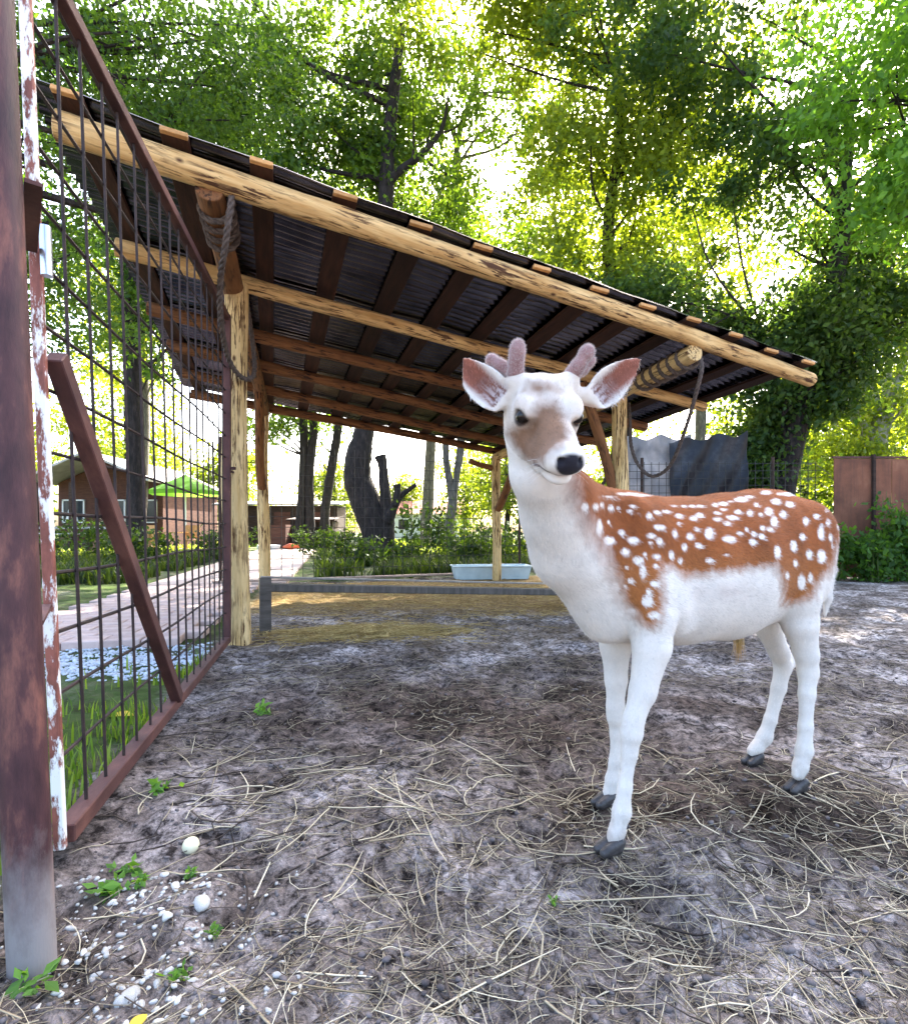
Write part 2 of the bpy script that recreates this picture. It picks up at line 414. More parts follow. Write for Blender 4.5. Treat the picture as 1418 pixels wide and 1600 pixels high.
# pale gravel verge between the gate and the path
def ico(sub=1):
    bm = bmesh.new(); bmesh.ops.create_icosphere(bm, subdivisions=sub, radius=1)
    V = np.array([v.co[:] for v in bm.verts]); F = np.array([[v.index for v in f.verts] for f in bm.faces]); bm.free(); return V, F
IV, IF = ico(1)
def rocks(n, posfn, rad, mat, name, label, cat=None, kind='stuff', flat=.6, cols=None):
    Vs = []; Fs = []; k = 0
    for i in range(n):
        p = posfn(); r = rad() 
        a = random.random() * 6.283; s = np.array([random.uniform(.7, 1.4), random.uniform(.7, 1.1), flat * random.uniform(.7, 1.2)]) * r
        v = IV * (1 + RNG.normal(0, .13, (len(IV), 1))) * s
        v = np.stack([v[:, 0] * math.cos(a) - v[:, 1] * math.sin(a), v[:, 0] * math.sin(a) + v[:, 1] * math.cos(a), v[:, 2]], 1)
        z = float(gz(p[0], p[1])) + r * flat * .35
        Vs.append(v + np.array([p[0], p[1], z])); Fs.append(IF + k); k += len(IV)
    o = np_obj(name, np.concatenate(Vs), np.concatenate(Fs), mat)
    return tag(o, label, cat, None, kind)
def verge_pos():
    while True:
        p = gp(random.uniform(70, 352), random.triangular(1000, 1066, 1028))
        if gate_side(p.x, p.y) < -.10: return (p.x, p.y)
M_GRAV = mat_var('verge_gravel', (0.34, 0.37, 0.42), (0.62, 0.66, 0.72), 9, (1, 1, 1), .8, .2)
rocks(2600, verge_pos, lambda: random.uniform(.005, .016), M_GRAV, 'gravel_verge', 'pale grey gravel beside the paved path outside the gate', 'gravel')

# ------------------------------------------------------------------ gate
gate = thing('gate', GA, 'tall rusty iron gate with welded wire grid and diagonal brace', 'gate')
GH = 2.31; lean = Vector((-0.066, 0, 0))
def gpt(t, h):
    """point on the gate: t along (0 near, 1 far), h above ground; the near end leans a little"""
    return GA + (GB - GA) * t + Vector((0, 0, h)) + lean * (1 - t) * (h / 1.6)
def beam(name, p0, p1, wd, th, mat, parent, up=(0, 0, 1), bevel=.003):
    p0 = Vector(p0); p1 = Vector(p1); z = p1 - p0; L = z.length; z.normalize()
    x = Vector(up).cross(z)
    if x.length < 1e-4: x = Vector((1, 0, 0)).cross(z)
    x.normalize(); y = z.cross(x)
    M = Matrix.Translation((p0 + p1) / 2) @ Matrix((x, y, z)).transposed().to_4x4()
    return MB().box((0, 0, 0), (wd, th, L)).build(name, mat, parent, bevel=bevel, M=M)
gn = Vector((GD.y, -GD.x, 0))
beam('near_stile', gpt(0, .02), gpt(0, GH), .018, .026, M_FLAKE, gate, up=gn)
beam('far_stile', gpt(1, .02), gpt(1, GH), .05, .05, M_RUST, gate, up=gn)
beam('bottom_rail', gpt(.008, .045), gpt(.985, .045), .05, .045, M_RUST, gate)
beam('top_rail', gpt(.008, GH - .022), gpt(.985, GH - .022), .045, .042, M_RUST, gate)
beam('diagonal_brace', gpt(.012, 1.24) + gn * .02, gpt(.42, .07) + gn * .02, .048, .042, M_RUST, gate, up=gn)
NW = 17
wire_h = [.155 * k + .075 for k in range(1, 15)]
for k in range(1, NW):
    t = k / NW + random.uniform(-.004, .004)
    m = MB().tube([gpt(t, .06), gpt(t + random.uniform(-.003, .003), 1.1), gpt(t, GH - .04)], .0046, 6)
    m.build('wire', M_WIRE, gate, smooth=True)
for k, h in enumerate(wire_h):
    if h > GH - .05: break
    pts = [gpt(t, h + .006 * math.sin(t * 9 + k)) - gn * .008 for t in np.linspace(.005, .995, 9)]
    MB().tube(pts, .0052, 6).build('wire', M_WIRE, gate, smooth=True)
# hinge and latch
hg = MB().tube([gpt(0, 1.42) + gn * .03 - GD * .02, gpt(0, 1.54) + gn * .03 - GD * .02], .013, 10)
hg.build('hinge', mat_var('steel', (0.5, 0.52, 0.58), (0.7, 0.72, 0.78), 8, rough=.3, metal=.9, bmp=0), gate, smooth=True)
lt = MB().box(gpt(1, 1.24) + gn * .03, (.05, .03, .02)).bar(gpt(1, 1.22) + gn * .03, gpt(1, 1.22) + gn * .03 + GD * .09, .012, .012)
lt.build('latch', M_RUST, gate)

# near post of the gate
NP = gp(50, 1490)
gpost = thing('gate_post', NP, 'round rusty steel post standing in white pebbles at the gate', 'post')
pts = [NP + Vector((-.080 * (h / 1.8), 0, h)) for h in np.linspace(-.05, 2.6, 14)]
MP = mat_var('post_rust', (0.022, 0.009, 0.013), (0.075, 0.030, 0.032), 17, (1, 1, .28), .6, .5, (0.26, 0.105, 0.075), bscale=90, bdist=.003)
def dusty_foot(m):
    # dried soil splashed up the lowest stretch of the pipe
    nt = m.node_tree; b = nt.nodes['Principled BSDF']; src = b.inputs['Base Color'].links[0].from_socket
    sx = nd(nt, 'ShaderNodeSeparateXYZ'); nt.links.new(coords(nt), sx.inputs[0])
    ad = nd(nt, 'ShaderNodeMath', operation='MULTIPLY_ADD'); nt.links.new(noise(nt, coords(nt, (1, 1, .5)), 18, 6, .7), ad.inputs[0]); ad.inputs[1].default_value = .34; nt.links.new(sx.outputs[2], ad.inputs[2])
    f = ramp(nt, ad.outputs[0], [(.20, (.85, .85, .85)), (.42, (0, 0, 0))])
    nt.links.new(mix(nt, f, src, (0.30, 0.27, 0.26)), b.inputs['Base Color'])
dusty_foot(MP)
MB().tube(pts, .0385, 24).build('pipe', MP, gpost, smooth=True)
M_CONC = mat_var('cement', (0.22, 0.20, 0.20), (0.40, 0.37, 0.37), 14, rough=.9, bmp=.5)
for h in (.62, 1.48):
    MB().bar(NP + Vector((-.02, .03, h)), Vector(gpt(0, h)) + Vector((0, -.02, 0)), .03, .008).build('hinge_strap', M_RUST, gpost)

# ------------------------------------------------------------------ shed
shed = thing('shed', (-0.5, 5.5, 0), 'open log shelter with corrugated roof sheets and peeled log posts', 'shelter')
def logm(name, p0, p1, r0, r1, mat, parent, n=16, wob=.10, bend=.016):
    p0 = Vector(p0); p1 = Vector(p1); z = p1 - p0; L = z.length; zn = z.normalized()
    x = zn.orthogonal().normalized(); y = zn.cross(x)
    M = Matrix.Translation(p0) @ Matrix((x, y, zn)).transposed().to_4x4()
    ns = max(4, int(L / .10)); V = []; F = []
    sd = random.random() * 50
    for i in range(ns + 1):
        t = i / ns; r = r0 + (r1 - r0) * t
        bx = math.sin(t * 5 + sd) * bend; by = math.cos(t * 4 + sd) * bend
        for k in range(n):
            a = 2 * math.pi * k / n
            rr = r * (1 + wob * (float(vn(math.cos(a) * 1.2 + sd, math.sin(a) * 1.2 + t * L * 2.5, 7)) - .5) * 2)
            V.append((bx + rr * math.cos(a), by + rr * math.sin(a), t * L))
    for i in range(ns):
        for k in range(n):
            a = i * n + k; b = i * n + (k + 1) % n; F.append((a, b, b + n, a + n))
    m = MB(); m.v = V; m.f = F
    # rounded-over sawn ends
    for e, zz in ((0, -.004), (ns, L + .004)):
        b = len(m.v)
        for k in range(n):
            vx = V[e * n + k]; m.v.append((vx[0] * .93, vx[1] * .93, zz))
        for k in range(n):
            a0 = e * n + k; a1 = e * n + (k + 1) % n; c0 = b + k; c1 = b + (k + 1) % n
            m.f.append((a0, c0, c1, a1) if e else (a0, a1, c1, c0))
        m.f.append(tuple(b + k for k in (range(n) if e else reversed(range(n)))))
    return m.build(name, mat, parent, smooth=True, M=M)

PT = [0.0, 1.13, 2.11, 3.02, 3.91, 4.70]
for k, t in enumerate(PT):
    a = B0 + RA * t; L = 5.64 if k == 0 else 5.5
    r = .068 if k == 0 else .058
    a = a - PU * (0.0 if k == 0 else .02)
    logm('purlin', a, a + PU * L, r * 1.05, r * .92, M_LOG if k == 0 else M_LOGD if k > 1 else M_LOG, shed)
FL = Vector((-1.60, 4.0, 0)); FR = Vector((1.648, 5.41, 0)); BL = Vector((-2.59, 7.40, 0)); BR = Vector((.684, 8.81, 0))
tl0 = at(332, 291, 2.93) + Vector((0, 0, -.02)); tl1 = Vector((-2.62, 7.5, 2.42))
tr0 = at(1087, 553, 4.32); tr1 = Vector((.66, 8.9, 2.00))
logm('tie_beam', tl0, tl1, .072, .066, M_LOGD, shed)
logm('tie_beam', tr0, tr1, .070, .064, M_POST, shed)
for p, top, r in ((FL, 2.62, .088), (FR, 2.18, .075), (BL, 2.42, .075), (BR, 2.02, .072)):
    logm('post', p + Vector((0, 0, -.1)), p + Vector((0, 0, top)), r * 1.04, r * .96, M_POST, shed, n=18, wob=.07)
for p0, p1, r in ((BL + Vector((.01, -.06, 1.40)), Vector((-2.28, 6.3, 2.46)), .06), (BR + Vector((.02, -.06, 1.15)), Vector((1.0, 7.75, 2.06)), .062),
                  (FR + Vector((-.06, -.02, 1.22)), Vector((1.22, 5.2, 2.22)), .052), (BR + Vector((-.05, 0, 1.8)), BR + Vector((-.42, -.2, 1.92)), .045)):
    logm('knee_brace', p0, p1, r, r * .9, M_LOGD, shed, n=12)
# planks across the purlins
nP = 13
for k in range(nP):
    s = .06 + k * (5.40 / (nP - 1)) + random.uniform(-.02, .02)
    wd = random.uniform(.12, .15)
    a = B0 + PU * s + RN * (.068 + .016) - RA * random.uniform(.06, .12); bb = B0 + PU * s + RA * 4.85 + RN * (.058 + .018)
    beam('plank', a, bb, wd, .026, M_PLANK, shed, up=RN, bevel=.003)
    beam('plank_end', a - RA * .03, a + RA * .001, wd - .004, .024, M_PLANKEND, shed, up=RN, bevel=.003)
# corrugated sheets, ridges along the purlins
def corr_sheet(s0, s1, t0, t1, lift):
    n = int((t1 - t0) / .076 * 8); ss = np.linspace(s0, s1, 14)
    T = np.linspace(t0, t1, n); V = []; 
    h = .013 * np.clip(1.9 * np.sin(T / .076 * 2 * math.pi), -1, 1)
    o = B0 + RN * (.068 + .048)
    for si, s in enumerate(ss):
        sag = .006 * math.sin(si * 1.7 + t0 * 3)
        for ti, t in enumerate(T):
            V.append(o + PU * s + RA * t + RN * (h[ti] + lift + sag))
    V = np.array([v[:] for v in V]); c = len(T)
    i = (np.arange(len(ss) - 1)[:, None] * c + np.arange(c - 1)[None, :]).ravel()
    F = np.stack([i, i + c, i + c + 1, i + 1], 1)
    V2 = V + np.array((RN * .002)[:]); F2 = F[:, ::-1] + len(V)
    return np_obj('roof_sheet', np.concatenate([V, V2]), np.concatenate([F, F2]), M_SHEET, shed)
tt = -.10
for k in range(6):
    t1 = tt + .84
    corr_sheet(-.12 + random.uniform(-.04, .04), 2.9 + random.uniform(-.03, .03), tt, t1, .002 + .004 * (k % 2))
    corr_sheet(2.78, 5.58 + random.uniform(-.04, .04), tt + random.uniform(-.02, .02), t1, .011 + .004 * (k % 2))
    tt = t1 - .02
# low grey barrier rail under the front of the shelter
rl = thing('barrier_rail', (-1.53, 4.39, 0), 'low grey weathered timber rail on short legs beneath the shelter', 'rail')
ra0 = Vector((-1.56, 4.40, 0)); ra1 = Vector((1.66, 5.75, 0))
beam('rail', ra0 + Vector((0, 0, .347)), ra1 + Vector((0, 0, .150)), .06, .15, M_GREYBEAM, rl, up=(-.39, .92, 0), bevel=.006)
beam('cap', ra0 + Vector((0, 0, .428)), ra1 + Vector((0, 0, .231)), .10, .012, mat_var('pale_cap', (0.15, 0.135, 0.12), (0.28, 0.25, 0.22), 5, (1, 6, 6), .7, .3), rl, up=(0, 0, 1), bevel=.002)
beam('leg', ra0 + Vector((.05, -.04, -.05)), ra0 + Vector((.05, -.04, .43)), .09, .05, M_GREYBEAM, rl, up=(-.39, .92, 0), bevel=.005)
beam('leg', ra1 + Vector((-.05, -.08, -.05)), ra1 + Vector((-.05, -.08, .22)), .09, .05, M_GREYBEAM, rl, up=(-.39, .92, 0), bevel=.005)

# ropes
def rope(name, pts, r, label, res=26):
    C = curve_pts(pts, res); m = MB()
    # resample evenly
    L = [0]
    for i in range(1, len(C)): L.append(L[-1] + (C[i] - C[i - 1]).length)
    n = max(8, int(L[-1] / (r * .55))); S = np.linspace(0, L[-1], n)
    P = np.stack([np.interp(S, L, [c[k] for c in C]) for k in range(3)], 1)
    T = np.gradient(P, axis=0); T /= np.linalg.norm(T, axis=1)[:, None]
    x = Vector(T[0]).orthogonal().normalized(); X = []
    for t in T:
        t = Vector(t); x = (x - t * x.dot(t)).normalized(); X.append((x.copy(), t.cross(x)))
    for k in range(3):
        sp = []
        for i in range(n):
            a = S[i] / (r * 7.5) * 2 * math.pi + k * 2.0944
            sp.append(Vector(P[i]) + (X[i][0] * math.cos(a) + X[i][1] * math.sin(a)) * r * .5)
        m.tube(sp, r * .56, 6)
    o = m.build(name, M_ROPE, None, smooth=True)
    return tag(o, label, 'rope', 'ropes slung from the shelter beams')
def coil(p0, d, r, turns, step, start=0.0, n=10):
    d = Vector(d).normalized(); x = Vector((0, 0, 1)).cross(d).normalized(); y = d.cross(x); out = []
    for i in range(int(turns * n) + 1):
        a = start + i / n * 2 * math.pi
        out.append(Vector(p0) + d * (step * i / n) + (x * math.cos(a) + y * math.sin(a)) * r)
    return out
dl = (tl1 - tl0).normalized(); dr = (tr1 - tr0).normalized()
cl = coil(tl0 + dl * .50, -dl, .088, 4, .10, 1.0)
rope('rope', cl + [at(362, 300, 2.97), at(357, 345, 2.97), at(350, 395, 3.05), at(344, 440, 3.2), at(345, 500, 3.4), at(355, 555, 3.68), at(372, 585, 3.83), at(391, 592, 3.95), at(398, 570, 4.14), at(390, 500, 4.2), at(380, 440, 4.22)], .018,
     'dark twisted rope coiled on a beam end and looped round the post beside the gate', 8)
cr = coil(tr0 + dr * .75, -dr, .086, 6, .115, .4)
rope('rope', cr + [at(1096, 575, 4.3), at(1088, 610, 4.35), at(1072, 665, 4.55), at(1048, 725, 4.85), at(1020, 744, 5.05), at(998, 728, 5.2), at(986, 698, 5.3), at(984, 660, 5.42), at(982, 630, 5.5)], .017,
     'dark twisted rope hanging in a deep loop from the beam with a pale sawn end', 8)
rope('rope', [at(962, 640, 5.5), at(958, 700, 5.5), at(945, 750, 5.45), at(925, 771, 5.4), at(905, 763, 5.35), at(890, 720, 5.3), at(880, 640, 5.2), at(878, 606, 5.14)], .017,
     'dark rope loop sagging behind the deer by the leaning knee brace', 8)

# pale trough behind the shelter
tr = thing('trough', (.55, 9.25, 0), 'pale blue galvanised metal trough behind the rear post', 'trough')
def trough(c, L, W, H, rot):
    R = Matrix.Rotation(rot, 3, 'Z'); m = MB()
    def ring(l, w_, z): return [R @ Vector((sx * l / 2, sy * w_ / 2, z)) + Vector(c) for sx, sy in ((-1, -1), (1, -1), (1, 1), (-1, 1))]
    rings = [ring(L * .93, W * .8, 0.0), ring(L, W, H), ring(L + .04, W + .04, H), ring(L + .04, W + .04, H - .02), ring(L - .012, W - .012, H - .02)]
    o1 = ring(L * .93, W * .8, .0); o2 = ring(L, W, H); i2 = ring(L - .02, W - .02, H); i1 = ring(L * .93 - .02, W * .8 - .02, .012)
    m.v = [tuple(v) for g in (o1, o2, i2, i1) for v in g]
    m.f = [(3, 2, 1, 0), (12, 13, 14, 15)]
    for a in range(3):
        for k in range(4): m.f.append((a * 4 + k, a * 4 + (k + 1) % 4, a * 4 + 4 + (k + 1) % 4, a * 4 + 4 + k))
    m.build('basin', M_TROUGH, tr)
    rm = MB(); g = [v + Vector((0, 0, 0)) for v in ring(L + .012, W + .012, H)]
    for k in range(4): rm.tube([g[k], g[(k + 1) % 4]], .014, 8)
    rm.build('rim', M_TROUGH, tr, smooth=True)
trough((.62, 9.22, 0), 1.30, .48, .215, .12)

# ------------------------------------------------------------------ wire fence behind the shelter and along the pen
def wire_fence(a, b, h, cell, name, label, posts, r=.0056, z0=.06, base=True, prad=.022):
    a = Vector(a); b = Vector(b); L = (b - a).length; d = (b - a) / L
    f = thing(name, a, label, 'fence'); m = MB()
    for k in range(int(L / cell) + 1):
        p = a + d * (k * cell); m.tube([p + Vector((0, 0, z0)), p + Vector((0, 0, h))], r, 4, cap=False)
    for k in range(int((h - z0) / cell) + 1):
        z = z0 + k * cell; m.tube([a + Vector((0, 0, z)), b + Vector((0, 0, z))], r, 4, cap=False)
    m.build('wire_mesh', M_FWIRE, f)
    for t in posts:
        p = a + d * t; MB().tube([p + Vector((0, .03, -.05)), p + Vector((0, .03, h + .08))], prad, 10).build('fence_post', M_DARKWOOD, f, smooth=True)
    if base:
        beam('base_board', a + Vector((0, .02, .06)), b + Vector((0, .02, .06)), .03, .13, mat_var('pale_board', (0.26, 0.19, 0.15), (0.38, 0.29, 0.24), 4, (1, 1, 6), .85, .3), f, up=(-.39, .92, 0), bevel=.004)
    return f
wire_fence((-3.5, 7.88, 0), (1.3, 9.93, 0), 2.1, .16, 'wire_fence', 'square wire mesh fence with base board behind the log shelter', (.1, 5.1))
wire_fence((1.36, 9.95, 0), (6.55, 9.66, 0), 2.05, .13, 'wire_fence', 'fine wire mesh fence in front of the grey shade net', (2.05, 4.35), base=False, prad=.028)

# shade net hung behind that fence
def drape(name, label, x0, x1, fz, seed, mat, slant, yb, top0, top1):
    nx, nz = 110, 60; U, Wv = np.meshgrid(np.linspace(0, 1, nx), np.linspace(0, 1, nz)); u = U.ravel(); v = Wv.ravel()
    top = top0 + (top1 - top0) * u - .07 * np.sin(u * math.pi * 2.3 + seed) ** 2 - .02 * np.sin(u * 17)
    z = top * (1 - v) + .04 * v
    ph = u * fz - v * slant * fz + .8 * vn(u * 3, v * 2, seed)
    fold = .085 * (np.abs(np.sin(ph)) ** 1.5 - .5) * (.35 + .9 * v) + .020 * np.sin(ph * 3.1 + v * 5) + .05 * (vn(u * 6, v * 5, seed + 3) - .5)
    x = x0 + (x1 - x0) * u + .10 * np.sin(v * 3 + u * 2) * v + .03 * np.cos(ph) * v
    V = np.stack([x, yb + fold, z], 1); i = (np.arange(nz - 1)[:, None] * nx + np.arange(nx - 1)[None, :]).ravel()
    F = np.stack([i, i + nx, i + nx + 1, i + 1], 1)
    o = np_obj(name, np.concatenate([V, V + np.array([0, .006, 0])]), np.concatenate([F, F[:, ::-1] + len(V)]), mat)
    tag(o, label, 'sheet')
M_VEIL = mat_tarp(); M_VEIL.name = 'pale_net'
for n_ in M_VEIL.node_tree.nodes:
    if n_.type == 'VALTORGB':
        for e_, c_ in zip(n_.color_ramp.elements, ((.10, .10, .11), (.22, .22, .24), (.42, .41, .42))): e_.color = (*c_, 1)
    if n_.type == 'BSDF_TRANSLUCENT': n_.inputs[0].default_value = (.42, .42, .45, 1)
drape('shade_net', 'pale grey net hanging behind the wire fence by the shelter', 3.0, 4.45, 9, 2, M_VEIL, .35, 10.22, 2.58, 2.62)
drape('tarpaulin', 'dark folded plastic sheet draped beside the pale net', 4.0, 5.45, 7, 5, M_TARP, -.75, 10.10, 2.50, 2.66)
# rusty sheet fence at the right
rp = thing('sheet_fence', (6.6, 9.45, 0), 'rust brown steel sheet fence panels behind the leafy shrubs', 'fence')
for k in range(3):
    x0 = 6.60 + k * 1.02
    MB().box((x0 + .5, 9.46 + .012 * k, 1.03), (1.0, .012, 2.06)).build('steel_sheet', M_PANEL, rp)
    MB().box((x0 + 1.005 - (0.34 if k == 0 else 0), 9.42, 1.06), (.045, .05, 2.14)).build('sheet_post', M_DARKWOOD, rp)
MB().box((8.1, 9.47, 2.085), (3.05, .05, .035)).build('top_angle', M_RUST, rp)

# ------------------------------------------------------------------ foliage
def leaves(C, size, rng, c1, c2, up=.35, bright=None, fold=.25, aspect=.55):
    """C (n,3) leaf bases -> one diamond leaf of two triangles each"""
    n = len(C)
    d = rng.normal(0, 1, (n, 3)); d[:, 2] -= .35; d /= np.linalg.norm(d, axis=1)[:, None]
    nn = rng.normal(0, 1, (n, 3)); nn[:, 2] += up * 4 * rng.random(n)
    s = np.cross(nn, d); s /= np.linalg.norm(s, axis=1)[:, None] + 1e-9
    nn = np.cross(d, s)
    L = (size * rng.uniform(.6, 1.35, n))[:, None]
    w_ = L * aspect * .5
    p0 = C; p2 = C + d * L; m = C + d * L * .45 + nn * L * fold * .3
    V = np.stack([p0, m + s * w_ - nn * L * fold * .5, p2, m - s * w_ - nn * L * fold * .5], 1).reshape(-1, 3)
    i = np.arange(n)[:, None] * 4
    F = np.concatenate([i + np.array([[0, 1, 2]]), i + np.array([[0, 2, 3]])])
    t = np.clip(rng.normal(.5, .28, n) if bright is None else bright + rng.normal(0, .15, n), 0, 1)[:, None]
    col = np.array(c1) * (1 - t) + np.array(c2) * t
    col = np.repeat(col * rng.uniform(.8, 1.2, (n, 1)), 4, axis=0)
    return V, F, col

def grow_tree(name, label, trunk, blobs, leaf, c1, c2, bark, seed, per=150, cr=.55, group=None, cat='tree', limbs=True, n=10, KC=1.5):
    """trunk: list of stems, each a list of (point, radius); blobs: (centre, radii, clumps)"""
    rng = np.random.default_rng(seed); random.seed(seed)
    base = trunk[0][0][0]
    t = thing(name, (base[0], base[1], 0), label, cat, group)
    m = MB(); nodes = []
    for stem in trunk:
        P = curve_pts([p for p, r in stem], 6); R = np.interp(np.linspace(0, len(stem) - 1, len(P)), range(len(stem)), [r for p, r in stem])
        m.tube(P, list(R), n, jit=.07)
        nodes += [(p, r) for p, r in zip(P, R)]
    NP_ = np.array([p[:] for p, r in nodes]); NR = np.array([r for p, r in nodes])
    Cs = []; Br = []
    for c, rad, k in blobs:
        c = np.array(c[:]); rad = np.array(rad) * np.array([1, .7, 1]); k = int(k * KC)
        q = rng.normal(0, 1, (k, 3)); q /= np.linalg.norm(q, axis=1)[:, None]
        q *= (rng.random((k, 1)) ** .42)
        cc = c + q * rad
        cc += (np.stack([vn(cc[:, 1] * .7, cc[:, 2] * .7, 3), vn(cc[:, 0] * .7, cc[:, 2] * .7, 4), vn(cc[:, 0] * .7, cc[:, 1] * .7, 5)], 1) - .5) * 1.6
        cc = cc[cc[:, 2] > .35]
        if limbs:
            nl = max(3, k // 9)
            for j in rng.choice(len(cc), min(nl, len(cc)), replace=False):
                e = cc[j]; dd = np.linalg.norm(NP_ - (e - np.array([0, 0, .25 * np.linalg.norm(e - c) + .8])), axis=1); b = int(np.argmin(dd))
                p0 = Vector(NP_[b]); p1 = Vector(e); L = (p1 - p0).length
                if L < .3: continue
                mid = (p0 + p1) / 2 + Vector((rng.normal(0, .08) * L, rng.normal(0, .08) * L, -.06 * L))
                r0 = min(NR[b] * .6, .016 * L + .025)
                Q = curve_pts([p0, mid, p1], 5); m.tube(Q, list(np.linspace(r0, .010, len(Q))), 6, cap=False)
                for q2 in range(2):
                    near = cc[rng.integers(len(cc))]
                    s0 = Q[int(len(Q) * rng.uniform(.35, .85))]
                    if (Vector(near) - s0).length < 2.2: m.tube([s0, (s0 + Vector(near)) / 2 + Vector((0, 0, .1)), Vector(near)], [.02, .013, .006], 5, cap=False)
        br = rng.random(len(cc))
        for e, bv in zip(cc, br):
            kk = max(12, int(per * 1.15 * rng.uniform(.5, 1.4))); r = cr * rng.uniform(.6, 1.3)
            pp = rng.normal(0, 1, (kk, 3)) * np.array([r, r, r * .62]) * .55
            Cs.append(e + pp); Br.append(np.full(kk, .25 + .5 * bv))
    m.build('trunk', bark, t, smooth=True)
    C = np.concatenate(Cs); B = np.concatenate(Br)
    V, F, col = leaves(C, leaf, rng, c1, c2, bright=B)
    np_obj('crown', V, F, M_LEAF, t, col, smooth=False)
    return t

DG = (0.018, 0.048, 0.012); MG = (0.055, 0.125, 0.022); YG = (0.11, 0.20, 0.028); EM = (0.035, 0.13, 0.028); LY = (0.19, 0.26, 0.03)
def stem(px, Y, radii):
    return [(at(x, y, Y), r) for (x, y), r in zip(px, radii)]
SCN = 1.0
# left tree with a straight dark trunk, seen through the gate
grow_tree('broadleaf_tree', 'tall dark straight trunked tree beyond the gate near the brown house',
          [stem([(214, 884), (213, 800), (212, 700), (206, 560), (200, 430), (190, 250), (200, 60)], 15, [.30, .25, .235, .22, .20, .17, .10])],
          [((-8.6, 15, 7.2), (2.6, 2.4, 1.6), 26), ((-9.6, 15.5, 11), (4.0, 3.2, 4.0), 110), ((-6.3, 15, 12.5), (3, 3, 3), 60)], .17, DG, MG, M_BARK, 11, per=120, cr=.7, KC=1.15)
# old pollarded tree behind the shelter
pol = [stem([(596, 884), (590, 840), (573, 790), (558, 745), (563, 700), (570, 665), (592, 500), (601, 330), (610, 190), (628, 40)], 15, [.50, .42, .40, .38, .33, .26, .24, .22, .18, .10]),
       stem([(600, 850), (604, 810), (601, 770), (598, 730), (594, 712)], 14.9, [.30, .20, .15, .12, .16]),
       stem([(604, 815), (622, 780), (640, 764), (650, 757)], 14.8, [.18, .09, .06, .05]),
       stem([(618, 790), (621, 765), (620, 757)], 14.7, [.10, .09, .11]),
       stem([(601, 290), (630, 262), (660, 240), (690, 200), (700, 150)], 14.9, [.12, .10, .08, .06, .03])]
grow_tree('pollarded_tree', 'old thick leaning tree with lopped side stubs behind the shelter', pol,
          [((-2.6, 15.5, 11.6), (1.6, 1.6, 1.4), 22), ((-2.4, 15.5, 13.6), (3.4, 3, 2.4), 75), ((-6.0, 15, 10.8), (2.6, 2.4, 2.4), 50), ((-1.2, 15.5, 9.6), (2.6, 2.4, 1.5), 26), ((-4.5, 15.8, 9.4), (2.2, 2.2, 1.8), 30)], .16, (0.03, 0.07, 0.014), YG, M_BARK, 12, per=110, cr=.65)
# forked grey tree
grow_tree('forked_tree', 'slender grey tree forking low down, right of the old thick tree',
          [stem([(702, 868), (702, 820), (707, 780), (700, 740), (696, 690), (700, 500), (708, 330), (716, 215), (742, 130), (755, 20)], 18, [.19, .17, .16, .12, .11, .115, .11, .10, .08, .05]),
           stem([(707, 785), (714, 740), (722, 690), (724, 560), (740, 420)], 18, [.13, .10, .09, .07, .04]),
           stem([(709, 778), (712, 730), (716, 690), (712, 560)], 18.1, [.07, .06, .055, .03]),
           stem([(716, 220), (690, 170), (660, 130)], 18, [.07, .05, .03])],
          [((.4, 18, 9.3), (3.0, 2.6, 1.8), 42), ((-1.2, 18.5, 15.2), (2.4, 2.6, 2.6), 30), ((2.9, 18, 14.8), (2.0, 2.5, 3.0), 40)], .16, (0.04, 0.09, 0.016), YG, M_BARKM, 13, per=110, cr=.65)
# bright tree above the right half of the shelter
grow_tree('broadleaf_tree', 'bright yellow green tree rising above the right end of the shelter roof',
          [stem([(985, 880), (975, 700), (960, 500), (950, 350), (970, 200), (960, 40)], 14, [.26, .22, .19, .15, .11, .06])],
          [((4.4, 14, 9.6), (3.0, 2.6, 2.2), 80), ((5.4, 14.2, 13.0), (3.2, 2.6, 2.6), 80), ((1.6, 13.6, 13.6), (2.6, 2.2, 1.8), 50), ((4.6, 13.5, 16.5), (4.5, 3, 2), 60), ((3.0, 13.5, 6.6), (1.6, 1.8, 1.1), 30)], .15, (0.07, 0.12, 0.016), (0.19, 0.27, 0.03), M_BARK, 14, per=110, cr=.6)  # the highest crown blob is added out of view to shade the pen
# dark ivy-clad tree behind the shade net
grow_tree('ivy_tree', 'dark densely leaved tree leaning behind the shade net and right roof corner',
          [stem([(1205, 888), (1222, 760), (1250, 640), (1285, 520), (1310, 400), (1320, 280), (1330, 120)], 11, [.27, .24, .22, .19, .16, .12, .07]),
           stem([(1262, 610), (1220, 560), (1190, 520)], 11, [.12, .09, .05])],
          [((7.1, 10.9, 3.9), (1.2, .9, 1.5), 60), ((6.7, 11.0, 2.1), (.62, .6, 1.3), 34), ((6.3, 11.2, 4.6), (1.7, 1.0, .9), 46), ((8.4, 11.0, 5.6), (1.1, 1.1, 1.3), 40), ((7.6, 11.4, 8.4), (2.6, 1.8, 2.2), 58), ((5.5, 11.5, 11.0), (3.0, 2, 1.6), 38), ((4.2, 11.8, 5.7), (1.7, 1.0, .75), 40)], .13, (0.014, 0.045, 0.014), (0.075, 0.14, 0.03), M_BARK, 15, per=130, cr=.5)  # topmost crown blob is an extra, added to keep sun off the pen
